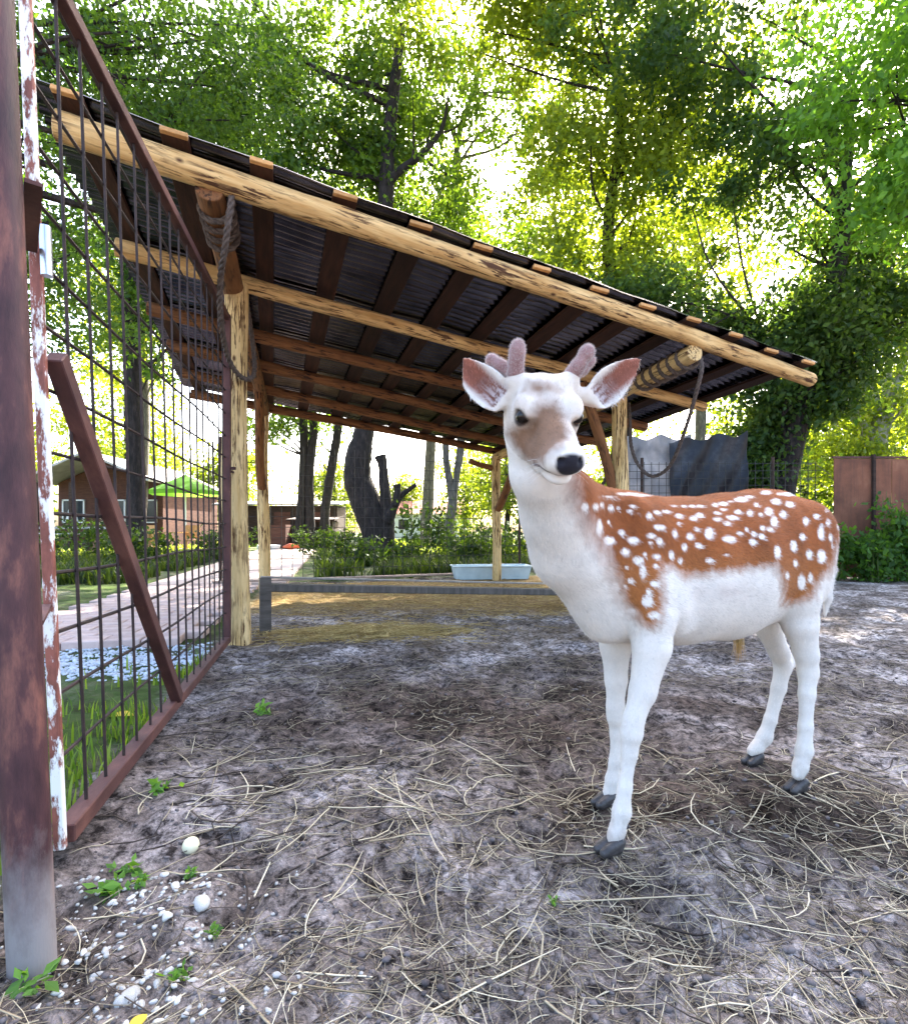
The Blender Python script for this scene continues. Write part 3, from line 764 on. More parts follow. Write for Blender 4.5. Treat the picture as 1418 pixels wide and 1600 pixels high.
# near tree overhanging from the right
grow_tree('maple_tree', 'vivid green broad leaved boughs overhanging the pen from beyond the sheet fence',
          [[(Vector((10.6, 7.4, 0)), .26), (Vector((10.3, 7.5, 3)), .22), (Vector((9.9, 7.7, 6)), .17), (Vector((9.4, 8, 8.5)), .1)]],
          [((6.5, 8.0, 7.4), (1.9, 1.6, 1.3), 60), ((7.0, 8.2, 5.5), (1.2, 1.2, .9), 26), ((8.8, 8, 6.8), (1.8, 1.6, 2.2), 46)], .13, (0.05, 0.14, 0.02), (0.12, 0.27, 0.035), M_BARK, 16, per=75, cr=.5)
# near tree overhanging from the left
grow_tree('elm_tree', 'shady green tree with fine leaves standing left of the gate',
          [[(Vector((-8.6, 8.2, 0)), .28), (Vector((-8.5, 8.3, 3)), .23), (Vector((-8.0, 8.5, 6)), .18), (Vector((-7.2, 8.8, 9)), .1)]],
          [((-6.4, 9.2, 7.6), (1.9, 1.8, 1.7), 70), ((-4.3, 9.6, 8.9), (1.5, 1.6, 1.2), 44), ((-7.1, 9.5, 4.6), (1.2, 1.2, 1.4), 34)], .095, (0.022, 0.06, 0.014), (0.075, 0.15, 0.022), M_BARK, 17, per=105, cr=.5, KC=1.25)
# sunny tree over the sheet fence
grow_tree('willow_tree', 'sunlit yellow green tree with pale spreading stems beyond the sheet fence',
          [stem([(1376, 872), (1374, 690), (1360, 600), (1345, 520)], 16, [.22, .20, .13, .06]), stem([(1374, 700), (1398, 610), (1425, 520)], 16, [.15, .12, .06]),
           stem([(1372, 700), (1340, 650), (1310, 600)], 16, [.12, .09, .05]), stem([(1375, 690), (1385, 600), (1392, 480)], 16.1, [.12, .10, .06])],
          [((12.6, 16, 4.4), (2.4, 1.8, 1.6), 50), ((11.0, 16, 2.6), (1.6, 1.5, 1.1), 30), ((13.4, 16.2, 7.0), (2.4, 2, 1.6), 36)], .15, (0.09, 0.16, 0.02), LY, M_BARKP, 18, per=80, cr=.6)
# three trunks at the dark hut
for k, (px, lab) in enumerate(((([(466, 858), (470, 800), (474, 740), (474, 640), (470, 480)]), 'thin leftmost trunk rising from the dark timber hut'),
                               (([(484, 858), (484, 800), (483, 740), (490, 670), (488, 600), (500, 420)]), 'middle upright trunk rising from the dark timber hut'),
                               (([(508, 858), (508, 800), (518, 730), (528, 670), (540, 560), (545, 400)]), 'right leaning trunk rising from the dark timber hut'))):
    top = at(*px[-1], 24)
    grow_tree('broadleaf_tree', lab, [stem(px, 24, [.26, .20, .20, .18, .15, .1][:len(px)])],
              [((top.x, 24, top.z + .5), (3.0, 2.4, 3.0), 46), ((top.x - .8, 24, 5.6), (1.2, 1.0, .9), 7)], .2, (0.05, 0.10, 0.018), YG, M_BARK, 30 + k, per=70, cr=.8, group='trees at the hut')
# far trees
far = [(-31, 38, 9), (-25, 44, 10), (-16.5, 40, 7.5), (-20, 33, 12), (-11.5, 52, 8.0), (4.0, 42, 9), (1.0, 50, 9.5), (7.5, 46, 11), (12, 40, 12), (19, 38, 12), (25, 34, 12), (31, 36, 13), (16.5, 26, 7), (22, 24, 8), (-5.5, 60, 7)]
spots = ['rounded far tree left of the brown house', 'broad far tree behind the brown house', 'low far tree behind the green parasol', 'tall far tree above the brown house', 'low far tree at the end of the paved path',
         'far tree behind the slender forked tree', 'distant tree between the forked tree and the old thick tree', 'far tree behind the rear shelter post', 'far tree hidden behind the deer head', 'far tree behind the shade net', 'far tree right of the dark ivy clad tree', 'outermost far tree beyond the sheet fence',
         'low bright tree seen through the wire between net and sheet fence', 'low bright tree right behind the rust brown sheets', 'most distant small tree past the old thick tree']
for k, ((x, y, h), lab) in enumerate(zip(far, spots)):
    grow_tree('background_tree', lab, [[(Vector((x, y, 0)), .25), (Vector((x + .2, y, h * .4)), .18), (Vector((x, y, h * .75)), .08)]],
              [((x, y, h * .6), (h * .36, h * .30, h * .38), 70), ((x + .6, y - .8, h * .28), (h * .30, h * .2, h * .2), 24)], .30, (0.09, 0.15, 0.02), LY, M_BARK, 50 + k, per=42, cr=1.0, group='trees far beyond the fence', n=7, limbs=False, KC=1.5)

mid = [(-14.5, 25, 17, 'tall sunny tree rising behind the straight dark trunk'), (-7.6, 27, 18, 'tall sunny tree rising behind the timber hut trunks'), (-1.4, 27, 19, 'tall sunny tree seen between the old thick tree and the forked tree'), (4.6, 25, 18, 'tall sunny tree rising behind the forked tree'), (10.6, 24, 18, 'tall sunny tree rising behind the bright tree over the roof'), (17.0, 23, 16, 'tall sunny tree rising behind the overhanging boughs')]
for k, (x, y, h, lab) in enumerate(mid):
    grow_tree('poplar_tree', lab, [[(Vector((x, y, 0)), .30), (Vector((x + .3, y, h * .4)), .22), (Vector((x, y, h * .9)), .06)]],
              [((x, y, h * .66), (h * .21, h * .16, h * .25), 80), ((x + 1.2, y + .5, h * .9), (h * .17, h * .12, h * .14), 34)], .22, (0.10, 0.16, 0.02), (0.22, 0.29, 0.03), M_BARKM, 150 + k, per=75, cr=.85, group='tall trees in the middle distance', n=8, KC=1.3)
# shrubs in front of the sheet fence, and nettles
def shrub(name, loc, h, wd, label, nst, leaf, seed, group, c1=(0.03, 0.085, 0.018), c2=(0.09, 0.20, 0.035), per=60):
    rng = np.random.default_rng(seed); loc = Vector(loc); t = thing(name, loc, label, 'shrub', group); m = MB(); C = []
    for k in range(nst):
        a = rng.random() * 6.283; r = wd * math.sqrt(rng.random()); hh = h * rng.uniform(.6, 1.0)
        e = loc + Vector((math.cos(a) * r, math.sin(a) * r * .6, hh)); s0 = loc + Vector((math.cos(a) * r * .5, math.sin(a) * r * .35, -.02))
        mid = (s0 + e) / 2 + Vector((rng.normal(0, .04), rng.normal(0, .04), .05))
        Q = curve_pts([s0, mid, e], 5); m.tube(Q, list(np.linspace(.007, .003, len(Q))), 5, cap=False)
        u = rng.random(per) ** .7
        P = np.array([Q[int(q * (len(Q) - 1))][:] for q in u]); P += rng.normal(0, .05 + leaf * .5, P.shape) * np.array([1, 1, .6]); C.append(P)
    m.build('stems', M_LEAF if False else M_STEM, t, smooth=True)
    V, F, col = leaves(np.concatenate(C), leaf, rng, c1, c2, up=.6, aspect=.62)
    V[:, 2] = np.maximum(V[:, 2], .005)
    np_obj('foliage', V, F, M_LEAF, t, col, smooth=False)
M_STEM = mat_var('green_stem', (0.05, 0.08, 0.02), (0.10, 0.13, 0.04), 10)
shr = [((6.15, 8.95, 0), 1.0, .42, 'leafy green shrub at the left edge of the rust brown sheets'), ((6.75, 8.75, 0), .85, .45, 'low dense leafy shrub under the first rust brown sheet'),
       ((7.25, 8.85, 0), 1.45, .32, 'tall narrow leafy shrub by the dark sheet post'), ((7.85, 8.7, 0), 1.0, .5, 'bushy leafy shrub under the second rust brown sheet'), ((5.75, 9.35, 0), 1.25, .4, 'leafy climbing shrub on the wire beside the sheet fence'), ((8.6, 8.8, 0), 1.2, .5, 'outer leafy shrub under the last rust brown sheet')]
for k, (l, h, wd, lab) in enumerate(shr):
    shrub('leafy_shrub', l, h, wd, lab, 26, .115, 70 + k, 'shrubs along the sheet fence', per=38)
# bushes outside the gate and behind the shelter
bush = [((-9.6, 12.2, 0), .9, .8, 'round low green bush outside the gate left of the straight trunk'), ((-7.5, 12.8, 0), 1.0, .9, 'green bush outside the gate right of the straight trunk'), ((-6.2, 14.6, 0), 1.0, .9, 'dark low bush near the parasol beside the path'), ((-2.9, 15.4, 0), .9, .7, 'dark undergrowth bush left of the old thick tree'),
        ((-4.2, 17.5, 0), 1.0, 1.1, 'dark bush between the paved path and the old thick tree'), ((.3, 16.8, 0), 1.2, 1.1, 'dark bush at the foot of the forked tree'), ((-1.6, 12.6, 0), .7, 1.0, 'low tangled bush close behind the wire fence left of the trough'), ((.6, 12.4, 0), .8, 1.0, 'low tangled bush close behind the trough'), ((-10.8, 16.0, 0), 1.3, 1.2, 'wide dark bush before the brown house porch'), ((-.8, 14.2, 0), 1.7, .8, 'sapling bush right of the old thick tree'), ((1.2, 15.0, 0), 1.1, 1.0, 'low bush behind the wire by the trough'), ((3.2, 12.6, 0), 1.4, .9, 'bush behind the wire between trough and shade net'), ((2.6, 16.2, 0), .7, .9, 'far low bush on the lawn behind the trough')]
for k, (l, h, wd, lab) in enumerate(bush):
    shrub('bush', l, h, wd, lab, 24, .13, 90 + k, 'bushes outside the pen', (0.012, 0.03, 0.008), (0.05, 0.10, 0.018), per=34)

# grass and ground cover outside the pen
def tufts(name, label, n, posfn, h, c1, c2, seed, wdt=.006, lean_=.45):
    rng = np.random.default_rng(seed); P = posfn(rng, n); n = len(P)
    a = rng.random(n) * 6.283; L = h * rng.uniform(.4, 1.2, n); ln = rng.uniform(.1, lean_, n) * L
    d = np.stack([np.cos(a), np.sin(a)], 1); s = np.stack([-np.sin(a), np.cos(a)], 1) * (wdt * rng.uniform(.6, 1.4, n))[:, None]
    z = gz(P[:, 0], P[:, 1]) - .01
    b0 = np.column_stack([P - s, z]); b1 = np.column_stack([P + s, z]); m0 = np.column_stack([P + d * (ln * .35)[:, None] - s * .8, z + L * .6]); m1 = np.column_stack([P + d * (ln * .35)[:, None] + s * .8, z + L * .6]); tp = np.column_stack([P + d * ln[:, None], z + L * .95])
    V = np.stack([b0, b1, m1, m0, tp], 1).reshape(-1, 3); i = np.arange(n)[:, None] * 5
    F = np.concatenate([i + np.array([[0, 1, 2]]), i + np.array([[0, 2, 3]]), i + np.array([[3, 2, 4]])])
    t = rng.random((n, 1)); col = np.repeat(np.array(c1) * (1 - t) + np.array(c2) * t, 5, axis=0)
    return tag(np_obj(name, V, F, M_LEAF, None, col, smooth=False), label, 'grass', None, 'stuff')
def pos_gate(rng, n):
    t = rng.uniform(-.5, 1.0, n); s = np.abs(rng.normal(0, .22, n)) + .03
    c = np.array(GA[:2]) + np.array((GB - GA)[:2]) * t[:, None]
    P = c + np.array([-.968, -.25]) * s[:, None]
    k = vn(P[:, 0] * 5, P[:, 1] * 5, 8) * (1.3 - .9 * np.clip(t, 0, 1))
    return P[k > .38]
tufts('grass', 'long green grass growing along the foot of the gate', 1700, pos_gate, .11, (0.05, 0.12, 0.02), (0.17, 0.27, 0.05), 5, .0045)
def pos_back(rng, n):
    x = rng.uniform(-9, 5, n); y = rng.uniform(8.2, 17, n); P = np.stack([x, y], 1)
    rel = P - np.array(P0[:2]); lat = rel @ np.array(pnv[:2])
    ok = (y > fence_y(x) + .35) & (np.abs(lat) > 1.35) & (vn(x * 1.2, y * 1.2, 6) > .42)
    return P[ok]
tufts('ground_cover', 'dark green weeds covering the soil beyond the wire fence', 42000, pos_back, .30, (0.010, 0.024, 0.007), (0.042, 0.075, 0.016), 6, .016, .8)
def pos_lawn(rng, n):
    y = 16 + 34 * rng.random(n) ** 1.4; x = rng.uniform(-.75, .95, n) * y; P = np.stack([x, y], 1); rel = P - np.array(P0[:2]); lat = rel @ np.array(pnv[:2])
    return P[np.abs(lat) > 1.9]
tufts('lawn', 'sunny yellow green lawn far behind the shelter', 42000, pos_lawn, .20, (0.07, 0.13, 0.02), (0.19, 0.25, 0.04), 8, .03, .9)

# ------------------------------------------------------------------ buildings and furniture beyond the gate
hs = thing('house', (-16.4, 25, 0), 'low red brown timber house with pale roof and porch beyond the gate', 'house')
hx, hy = -16.4, 25.0
MB().box((hx, hy + 4, 1.55), (5.0, 6, 3.1)).build('wall', M_HOUSE, hs)
g = MB(); g.v = [(hx - 2.5, hy + 1.0, 3.1), (hx + 2.5, hy + 1.0, 3.1), (hx, hy + 1.0, 4.2), (hx - 2.5, hy + 7, 3.1), (hx + 2.5, hy + 7, 3.1), (hx, hy + 7, 4.2)]
g.f = [(0, 1, 2), (5, 4, 3), (0, 2, 5, 3), (2, 1, 4, 5)]; g.build('gable', M_HOUSE, hs)
for s in (-1, 1):
    beam('roof_slope', (hx + s * 1.42, hy - .9, 3.70), (hx + s * 1.42, hy + 7.4, 3.70), 3.15, .10, M_TILE, hs, up=(s * .405, 0, .914), bevel=.01)
for x in (-2.4, -.9, .9, 2.4):
    MB().box((hx + x, hy - .4, 1.5), (.14, .14, 3.0)).build('porch_post', M_DARKWOOD, hs)
for x in (-1.75, .2, 1.7):
    wn = MB(); wx = hx + x
    for q in ((-.5, 0, .06, 1.1), (.5, 0, .06, 1.1), (0, .53, 1.06, .06), (0, -.53, 1.06, .06)): wn.box((wx + q[0], hy + .97, 1.75 + q[1]), (q[2], .08, q[3]))
    wo_ = wn.build('window', M_WHITE, hs); MB().box((wx, hy + .985, 1.75), (.98, .02, 1.0)).build('pane', M_GLASS, wo_)
cu = MB(); cu.v = [(hx - 1.86, hy + .93, 2.2), (hx - 1.78, hy + .93, 2.2), (hx - 1.5, hy + .9, 1.28), (hx - 2.1, hy + .9, 1.28), (hx - 1.86, hy + .96, 2.2), (hx - 1.78, hy + .96, 2.2), (hx - 1.5, hy + .96, 1.28), (hx - 2.1, hy + .96, 1.28)]
cu.f = [(0, 1, 2, 3), (7, 6, 5, 4), (0, 4, 5, 1), (1, 5, 6, 2), (2, 6, 7, 3), (3, 7, 4, 0)]; cu.build('curtain', M_WHITE, hs)
MB().box((hx, hy - .4, .95), (5.0, .08, .10)).build('porch_rail', M_TILE, hs)
MB().box((hx, hy - .1, .12), (5.4, 2.2, .24)).build('porch_floor', M_DARKWOOD, hs)
h2 = thing('shed_hut', (-9.5, 30, 0), 'dark open fronted wooden hut behind the green parasol', 'hut')
MB().box((-9.6, 31, 1.1), (6.4, 2.4, 2.2)).build('wall', M_DARKWOOD, h2)
beam('roof', (-9.6, 29.3, 2.25), (-9.6, 32.5, 2.55), 6.9, .09, M_TILE, h2, up=(0, 0, 1), bevel=.01)
for x in (-12.0, -9.4, -7.2): MB().box((x, 29.78, 1.1), (.9, .05, 1.5)).build('door', M_HOUSE, h2)
pr = thing('parasol', (-10.9, 22, 0), 'green fabric parasol standing by the path outside the gate', 'parasol')
pv = [(0, 0, 3.15)]; 
cp = MB(); ctr = Vector((-10.85, 22, 0))
ring = [ctr + Vector((1.35 * math.cos(k * math.pi / 4), 1.35 * math.sin(k * math.pi / 4), 2.42)) for k in range(8)]
cp.v = [tuple(ctr + Vector((0, 0, 3.1)))] + [tuple(r) for r in ring] + [tuple(r - Vector((0, 0, .16))) for r in ring]
cp.f = [(0, k + 1, (k + 1) % 8 + 1) for k in range(8)] + [(k + 1, k + 9, (k + 1) % 8 + 9, (k + 1) % 8 + 1) for k in range(8)]
cp.build('canopy', M_PARASOL, pr)
MB().tube([ctr, ctr + Vector((0, 0, 3.2))], .03, 8).build('pole', M_WHITE, pr)
MB().tube([ctr, ctr + Vector((0, 0, .1))], .28, 12).build('foot', M_CONC, pr)
def chair(loc, rot, label):
    R = Matrix.Rotation(rot, 3, 'Z'); loc = Vector(loc); t = thing('garden_chair', loc, label, 'chair', 'chairs by the parasol'); W = M_PLANKEND
    def b(name, c, s): MB().box(loc + R @ Vector(c), s, R).build(name, W, t)
    b('seat', (0, 0, .45), (.5, .5, .05)); b('backrest', (0, .24, .78), (.5, .05, .5))
    for sx in (-1, 1):
        for sy in (-1, 1): b('leg', (sx * .21, sy * .21, .21), (.06, .06, .42))
chair((-9.9, 20.6, 0), .4, 'wooden garden chair right of the parasol'); chair((-11.8, 20.8, 0), -.5, 'wooden garden chair left of the parasol')
tb = thing('garden_table', (-10.8, 20.2, 0), 'wooden garden table in front of the green parasol', 'table')
for k in range(5): MB().box((-10.8, 19.85 + k * .17, .75), (1.5, .155, .04)).build('board', M_PLANKEND, tb)
for sx in (-1, 1):
    for sy in (-1, 1): MB().box((-10.8 + sx * .65, 20.2 + sy * .32, .365), (.08, .08, .73)).build('leg', M_PLANKEND, tb)
bn = thing('garden_bench', (-13.2, 18.5, 0), 'pale plank bench outside the gate before the brown house', 'bench')
for k in range(3): MB().box((-13.4, 18.3 + k * .16, .72), (2.6, .145, .045)).build('slat', M_TILE, bn)
for x in (-14.5, -12.3): MB().box((x, 18.46, .35), (.1, .42, .70)).build('leg', M_DARKWOOD, bn)
# timber hut, box and pallet steps behind the shelter
ht = thing('timber_hut', (-6.6, 24.3, 0), 'dark low timber hut built round the three trunks', 'hut')
MB().box((-6.45, 25.3, .62), (1.9, 1.4, 1.24)).build('wall', M_DARKWOOD, ht)
beam('roof', (-6.45, 24.4, 1.30), (-6.45, 26.2, 1.45), 2.2, .08, M_DARKWOOD, ht)
bx_ = thing('wooden_box', (-7.75, 23.8, 0), 'brown plank box standing left of the dark timber hut', 'box')
for k in range(5): MB().box((-7.75, 23.4, .12 + k * .21), (.95, .03, .195)).build('plank', M_HOUSE, bx_)
for sx in (-1, 1): MB().box((-7.75 + sx * .5, 23.8, .54), (.05, .85, 1.08)).build('side_panel', M_HOUSE, bx_)
MB().box((-7.75, 24.2, .54), (.95, .03, 1.08)).build('back_panel', M_HOUSE, bx_)
sb = thing('sandpit_boat', (-6.9, 22.3, 0), 'red and white low garden tub before the timber hut', 'tub')
MB().tube([(-7.6, 22.3, .02), (-7.6, 22.3, .22), (-7.6, 22.3, .24)], [.42, .48, .44], 16).build('white_tub', M_WHITE, sb, smooth=True)
MB().tube([(-7.0, 22.3, .14), (-6.75, 22.3, .17), (-6.3, 22.3, .19)], [.05, .14, .06], 10).build('red_lid', mat_var('red_plastic', (.5, .09, .03), (.6, .14, .05), 4, rough=.4), sb, smooth=True)
ps = thing('pallet_steps', (-5.6, 25.5, 0), 'stack of pale slatted boards at the path by the leaning trunk', 'steps')
for k in range(4): MB().box((-5.4, 25.2 + k * .25, .12 + k * .15), (1.1, .26, .05)).build('tread', M_TILE, ps)
for sx in (-1, 1): MB().box((-5.4 + sx * .5, 25.55, .22), (.06, .9, .44)).build('side_board', M_DARKWOOD, ps)
# pale house far away behind the old tree
h3 = thing('house', (-2.5, 56, 0), 'distant pale house with red roof behind the old thick tree', 'house')
MB().box((-2.8, 58, 1.3), (7.5, 4, 2.6)).build('wall', M_WHITE, h3)
M_RED = mat_var('red_tile', (.36, .13, .08), (.48, .20, .13), 4)
rf = MB(); rf.v = [(-6.8, 55.6, 2.6), (1.2, 55.6, 2.6), (1.2, 58, 4.0), (-6.8, 58, 4.0), (-6.8, 60.4, 2.6), (1.2, 60.4, 2.6)]
rf.f = [(0, 1, 2, 3), (3, 2, 5, 4), (0, 3, 4), (1, 5, 2)]; rf.build('roof', M_RED, h3)
for x in (-5.2, -3, -.8): MB().box((x, 55.98, 1.5), (1.0, .06, 1.0)).build('window', M_GLASS, h3)

# ------------------------------------------------------------------ deer
import openvdb
DO = np.array([1.035, 1.78, 0.0]); DF = np.array([-0.895, -0.445, 0.0]); DF /= np.linalg.norm(DF); DL = np.array([-DF[1], DF[0], 0.0])   # rear midpoint, forward, left
if DL[1] > 0: DL = -DL
def A3(v): return np.array(v[:], float)
def pv_(x, y, v):
    """photo pixel on the deer's lengthwise plane, v metres to its left"""
    k = (x - CX) / FPX; o = DO + DL * v
    u = (k * o[1] - o[0]) / (DF[0] - k * DF[1]); p = o + DF * u
    p[2] = CAMH + (HY - y) * p[1] / FPX; return p
class SDF:
    def __init__(self, lo, hi, h):
        self.lo = np.array(lo, float); self.h = h; self.n = np.ceil((np.array(hi) - self.lo) / h).astype(int) + 1
        self.D = np.full(self.n, .06, np.float32)
        self.ax = [self.lo[i] + h * np.arange(self.n[i]) for i in range(3)]
    def region(self, lo, hi):
        a = np.clip(np.floor((np.array(lo) - self.lo) / self.h).astype(int), 0, self.n); b = np.clip(np.ceil((np.array(hi) - self.lo) / self.h).astype(int) + 1, 0, self.n)
        sl = tuple(slice(a[i], b[i]) for i in range(3))
        X, Y, Z = np.meshgrid(*[self.ax[i][sl[i]] for i in range(3)], indexing='ij'); return sl, X, Y, Z
    def comb(self, sl, d, k):
        a = self.D[sl]; d = d.astype(np.float32)
        if k > 0:
            h = np.clip(.5 + .5 * (a - d) / k, 0, 1); self.D[sl] = d * h + a * (1 - h) - k * h * (1 - h)
        else: self.D[sl] = np.minimum(a, d)
    def cone(self, p0, r0, p1, r1, k=.02):
        p0 = np.array(p0, float); p1 = np.array(p1, float); m = max(r0, r1) + .07
        sl, X, Y, Z = self.region(np.minimum(p0, p1) - m, np.maximum(p0, p1) + m)
        v = p1 - p0; L2 = v @ v + 1e-12
        t = np.clip(((X - p0[0]) * v[0] + (Y - p0[1]) * v[1] + (Z - p0[2]) * v[2]) / L2, 0, 1)
        d = np.sqrt((X - p0[0] - t * v[0]) ** 2 + (Y - p0[1] - t * v[1]) ** 2 + (Z - p0[2] - t * v[2]) ** 2) - (r0 + t * (r1 - r0))
        self.comb(sl, d, k)
    def chain(self, pts, k=.02):
        for (a, ra), (b, rb) in zip(pts[:-1], pts[1:]): self.cone(a, ra, b, rb, k)
    def econe(self, p0, rw0, rv0, p1, rw1, rv1, lat, k=.03):
        """capsule with an oval section: rv along lat, rw across it"""
        p0 = np.array(p0, float); p1 = np.array(p1, float); m = max(rw0, rw1, rv0, rv1) + .08
        sl, X, Y, Z = self.region(np.minimum(p0, p1) - m, np.maximum(p0, p1) + m)
        v = p1 - p0; L2 = v @ v + 1e-12
        qx, qy, qz = X - p0[0], Y - p0[1], Z - p0[2]
        t = np.clip((qx * v[0] + qy * v[1] + qz * v[2]) / L2, 0, 1)
        qx = qx - t * v[0]; qy = qy - t * v[1]; qz = qz - t * v[2]
        ql = qx * lat[0] + qy * lat[1] + qz * lat[2]; q2 = np.maximum(qx ** 2 + qy ** 2 + qz ** 2 - ql ** 2, 0)
        rv = rv0 + t * (rv1 - rv0); rw = rw0 + t * (rw1 - rw0)
        kk = np.sqrt((ql / rv) ** 2 + q2 / rw ** 2); g = np.sqrt((ql / rv ** 2) ** 2 + q2 / rw ** 4) + 1e-6
        self.comb(sl, kk * (kk - 1) / g, k)
    def ell(self, c, rad, axes, k=.02, sub=False):
        c = np.array(c, float); m = max(rad) + .06
        sl, X, Y, Z = self.region(c - m, c + m); q = [(X - c[0]) * a[0] + (Y - c[1]) * a[1] + (Z - c[2]) * a[2] for a in axes]
        k0 = np.sqrt(sum((q[i] / rad[i]) ** 2 for i in range(3))); k1 = np.sqrt(sum((q[i] / rad[i] ** 2) ** 2 for i in range(3))) + 1e-6
        d = k0 * (k0 - 1) / k1
        if sub:
            a = self.D[sl]; d = -d.astype(np.float32)
            h = np.clip(.5 - .5 * (a - d) / k, 0, 1); self.D[sl] = d * h + a * (1 - h) + k * h * (1 - h)
        else: self.comb(sl, d, k)
    def mesh(self):
        g = openvdb.FloatGrid(.06); g.copyFromArray(self.D)
        P, Q = g.convertToQuads(0.0)
        return P * self.h + self.lo, Q[:, ::-1].astype(np.int32)

E = A3(at(857, 651, 1.145))                                   # midpoint between the eyes
NT = A3(at(893, 724, 1.035))
HF = NT - E; HF /= np.linalg.norm(HF)
HL = np.array([0.984, 0.18, 0.02]); HL -= HF * (HL @ HF); HL /= np.linalg.norm(HL)
HU = np.cross(HF, HL); HU = HU if HU[2] > 0 else -HU
def hp(a, b, c): return E + HF * a + HL * b + HU * c
HAX = (HF, HL, HU)

S = SDF((.02, .92, -.005), (1.50, 2.14, 1.28), .0043)
# trunk of the body: (x, y top, y bottom, half width)
sec = [(1232, 800, 922, .095), (1212, 770, 952, .118), (1185, 767, 972, .130), (1130, 774, 996, .150), (1060, 780, 1003, .150), (995, 776, 1003, .125), (972, 790, 992, .105), (950, 830, 965, .085)]
prev = None
for x, y0, y1, hw in sec:
    a = pv_(x, y0, .0); b = pv_(x, y1, .0); c = (a + b) / 2; r = (a[2] - b[2]) / 2
    if prev is not None: S.econe(prev[0], prev[1], prev[2], c, r, hw, DL, .03)
    prev = (c, r, hw)
# haunches and shoulder muscles
for sg in (1, -1):
    S.econe(pv_(1236, 835, 0) + DL * .065 * sg, .102, .058, pv_(1222, 905, 0) + DL * .085 * sg, .082, .048, DL, .05)
    S.econe(pv_(968, 815, 0) + DL * .055 * sg, .060, .040, pv_(985, 930, 0) + DL * .098 * sg, .078, .046, DL, .028)
    S.cone(pv_(1004, 945, 0) + DL * .085 * sg, .045, pv_(1018, 968, 0) + DL * .080 * sg, .034, .04)
# neck
N0 = A3(at(925, 868, 1.45)); N1 = A3(at(868, 800, 1.335)); N2 = A3(at(850, 735, 1.245)); N3 = hp(-.085, 0, -.055)
S.econe(A3(at(962, 870, 1.50)), .122, .096, A3(at(934, 866, 1.45)), .098, .084, HL * .5 + DL * .5, .06)
S.cone(A3(at(940, 885, 1.46)), .080, A3(at(886, 862, 1.41)), .086, .06); S.cone(A3(at(886, 862, 1.41)), .086, N1, .081, .06); S.cone(N1, .080, N2, .069, .05); S.cone(N2, .0735, N3, .058, .04)
S.cone(A3(at(965, 800, 1.52)), .05, A3(at(893, 770, 1.33)), .045, .06)        # crest of the neck
S.cone(A3(at(908, 915, 1.44)), .046, A3(at(938, 972, 1.48)), .046, .06)         # brisket
# head
S.ell(hp(-.058, 0, -.012), (.082, .064, .068), HAX, .03)
for s in (1, -1):
    S.ell(hp(-.006, s * .050, .006), (.036, .026, .030), HAX, .025)
    S.ell(hp(-.030, s * .040, -.058), (.066, .028, .052), HAX, .035)
S.econe(hp(-.01, 0, -.022), .052, .054, hp(.065, 0, -.018), .039, .038, HL, .03)
for s_ in (1, -1):
    S.ell(hp(-.018, s_ * .046, .026), (.030, .022, .014), HAX, .015)
    S.ell(hp(.045, s_ * .050, -.010), (.030, .016, .022), HAX, .02, sub=True)
    S.ell(hp(.118, s_ * .022, -.022), (.026, .020, .016), HAX, .012)
S.econe(hp(.065, 0, -.018), .039, .038, hp(.122, 0, -.014), .031, .037, HL, .02)
S.ell(hp(.132, 0, -.010), (.030, .037, .029), HAX, .015)
S.econe(hp(-.06, 0, -.085), .040, .046, hp(.095, 0, -.056), .022, .031, HL, .03)
S.ell(hp(.112, 0, -.060), (.034, .030, .0180), HAX, .005)
for s in (1, -1):
    S.ell(hp(.010, s * .072, .004), (.018, .012, .0135), HAX, .008, sub=True)    # eye sockets
    S.ell(hp(.152, s * .020, .000), (.010, .007, .006), HAX, .006, sub=True)   # nostrils
    S.cone(hp(-.06, s * .030, .035), .024, A3(at(806, 596, 1.168) if s < 0 else at(890, 594, 1.192)), .0215, .02)  # pedicles
for s_ in (1, -1):
    S.ell(hp(.070, s_ * .028, -.052), (.032, .017, .024), HAX, .022)
    S.ell(hp(.100, s_ * .027, -.034), (.026, .014, .017), HAX, .012)
# ears: cupped shells
EARS = []
def ear(base, tip, face, W):
    base = np.array(base); tip = np.array(tip); L = np.linalg.norm(tip - base); e1 = (tip - base) / L
    n = np.array(face, float); n -= e1 * (n @ e1); n /= np.linalg.norm(n); e2 = np.cross(n, e1)
    EARS.append((base, e1, e2, n, L, W))
    lo = np.minimum(base, tip) - .07; hi = np.maximum(base, tip) + .07
    sl, X, Y, Z = S.region(lo, hi); qx, qy, qz = X - base[0], Y - base[1], Z - base[2]
    s = (qx * e1[0] + qy * e1[1] + qz * e1[2]) / L; q = qx * e2[0] + qy * e2[1] + qz * e2[2]; m = qx * n[0] + qy * n[1] + qz * n[2]
    sc = np.clip(s, 0, 1); w_ = W * np.sin(math.pi * np.clip(.10 + .90 * sc, 0, 1) ** .78) ** .72 + .001
    cup = (13 * q ** 2) * (1.15 - .4 * sc) - .020 * np.sin(math.pi * sc) + .01
    d = np.maximum(np.abs(m - cup) - .0058, np.abs(q) - w_); d = np.maximum(d, (np.abs(s - .5) - .5) * L) * .8
    S.comb(sl, d, .006)
    S.cone(hp(-.075, .045 * (1 if tip[0] > E[0] else -1), .015), .024, base + e1 * .010, .016, .015)
ear(A3(at(790, 632, 1.20)), A3(at(711, 560, 1.215)), (-.20, -1, -.10), .040)
ear(A3(at(921, 628, 1.225)), A3(at(996, 562, 1.235)), (.15, -1, -.10), .039)
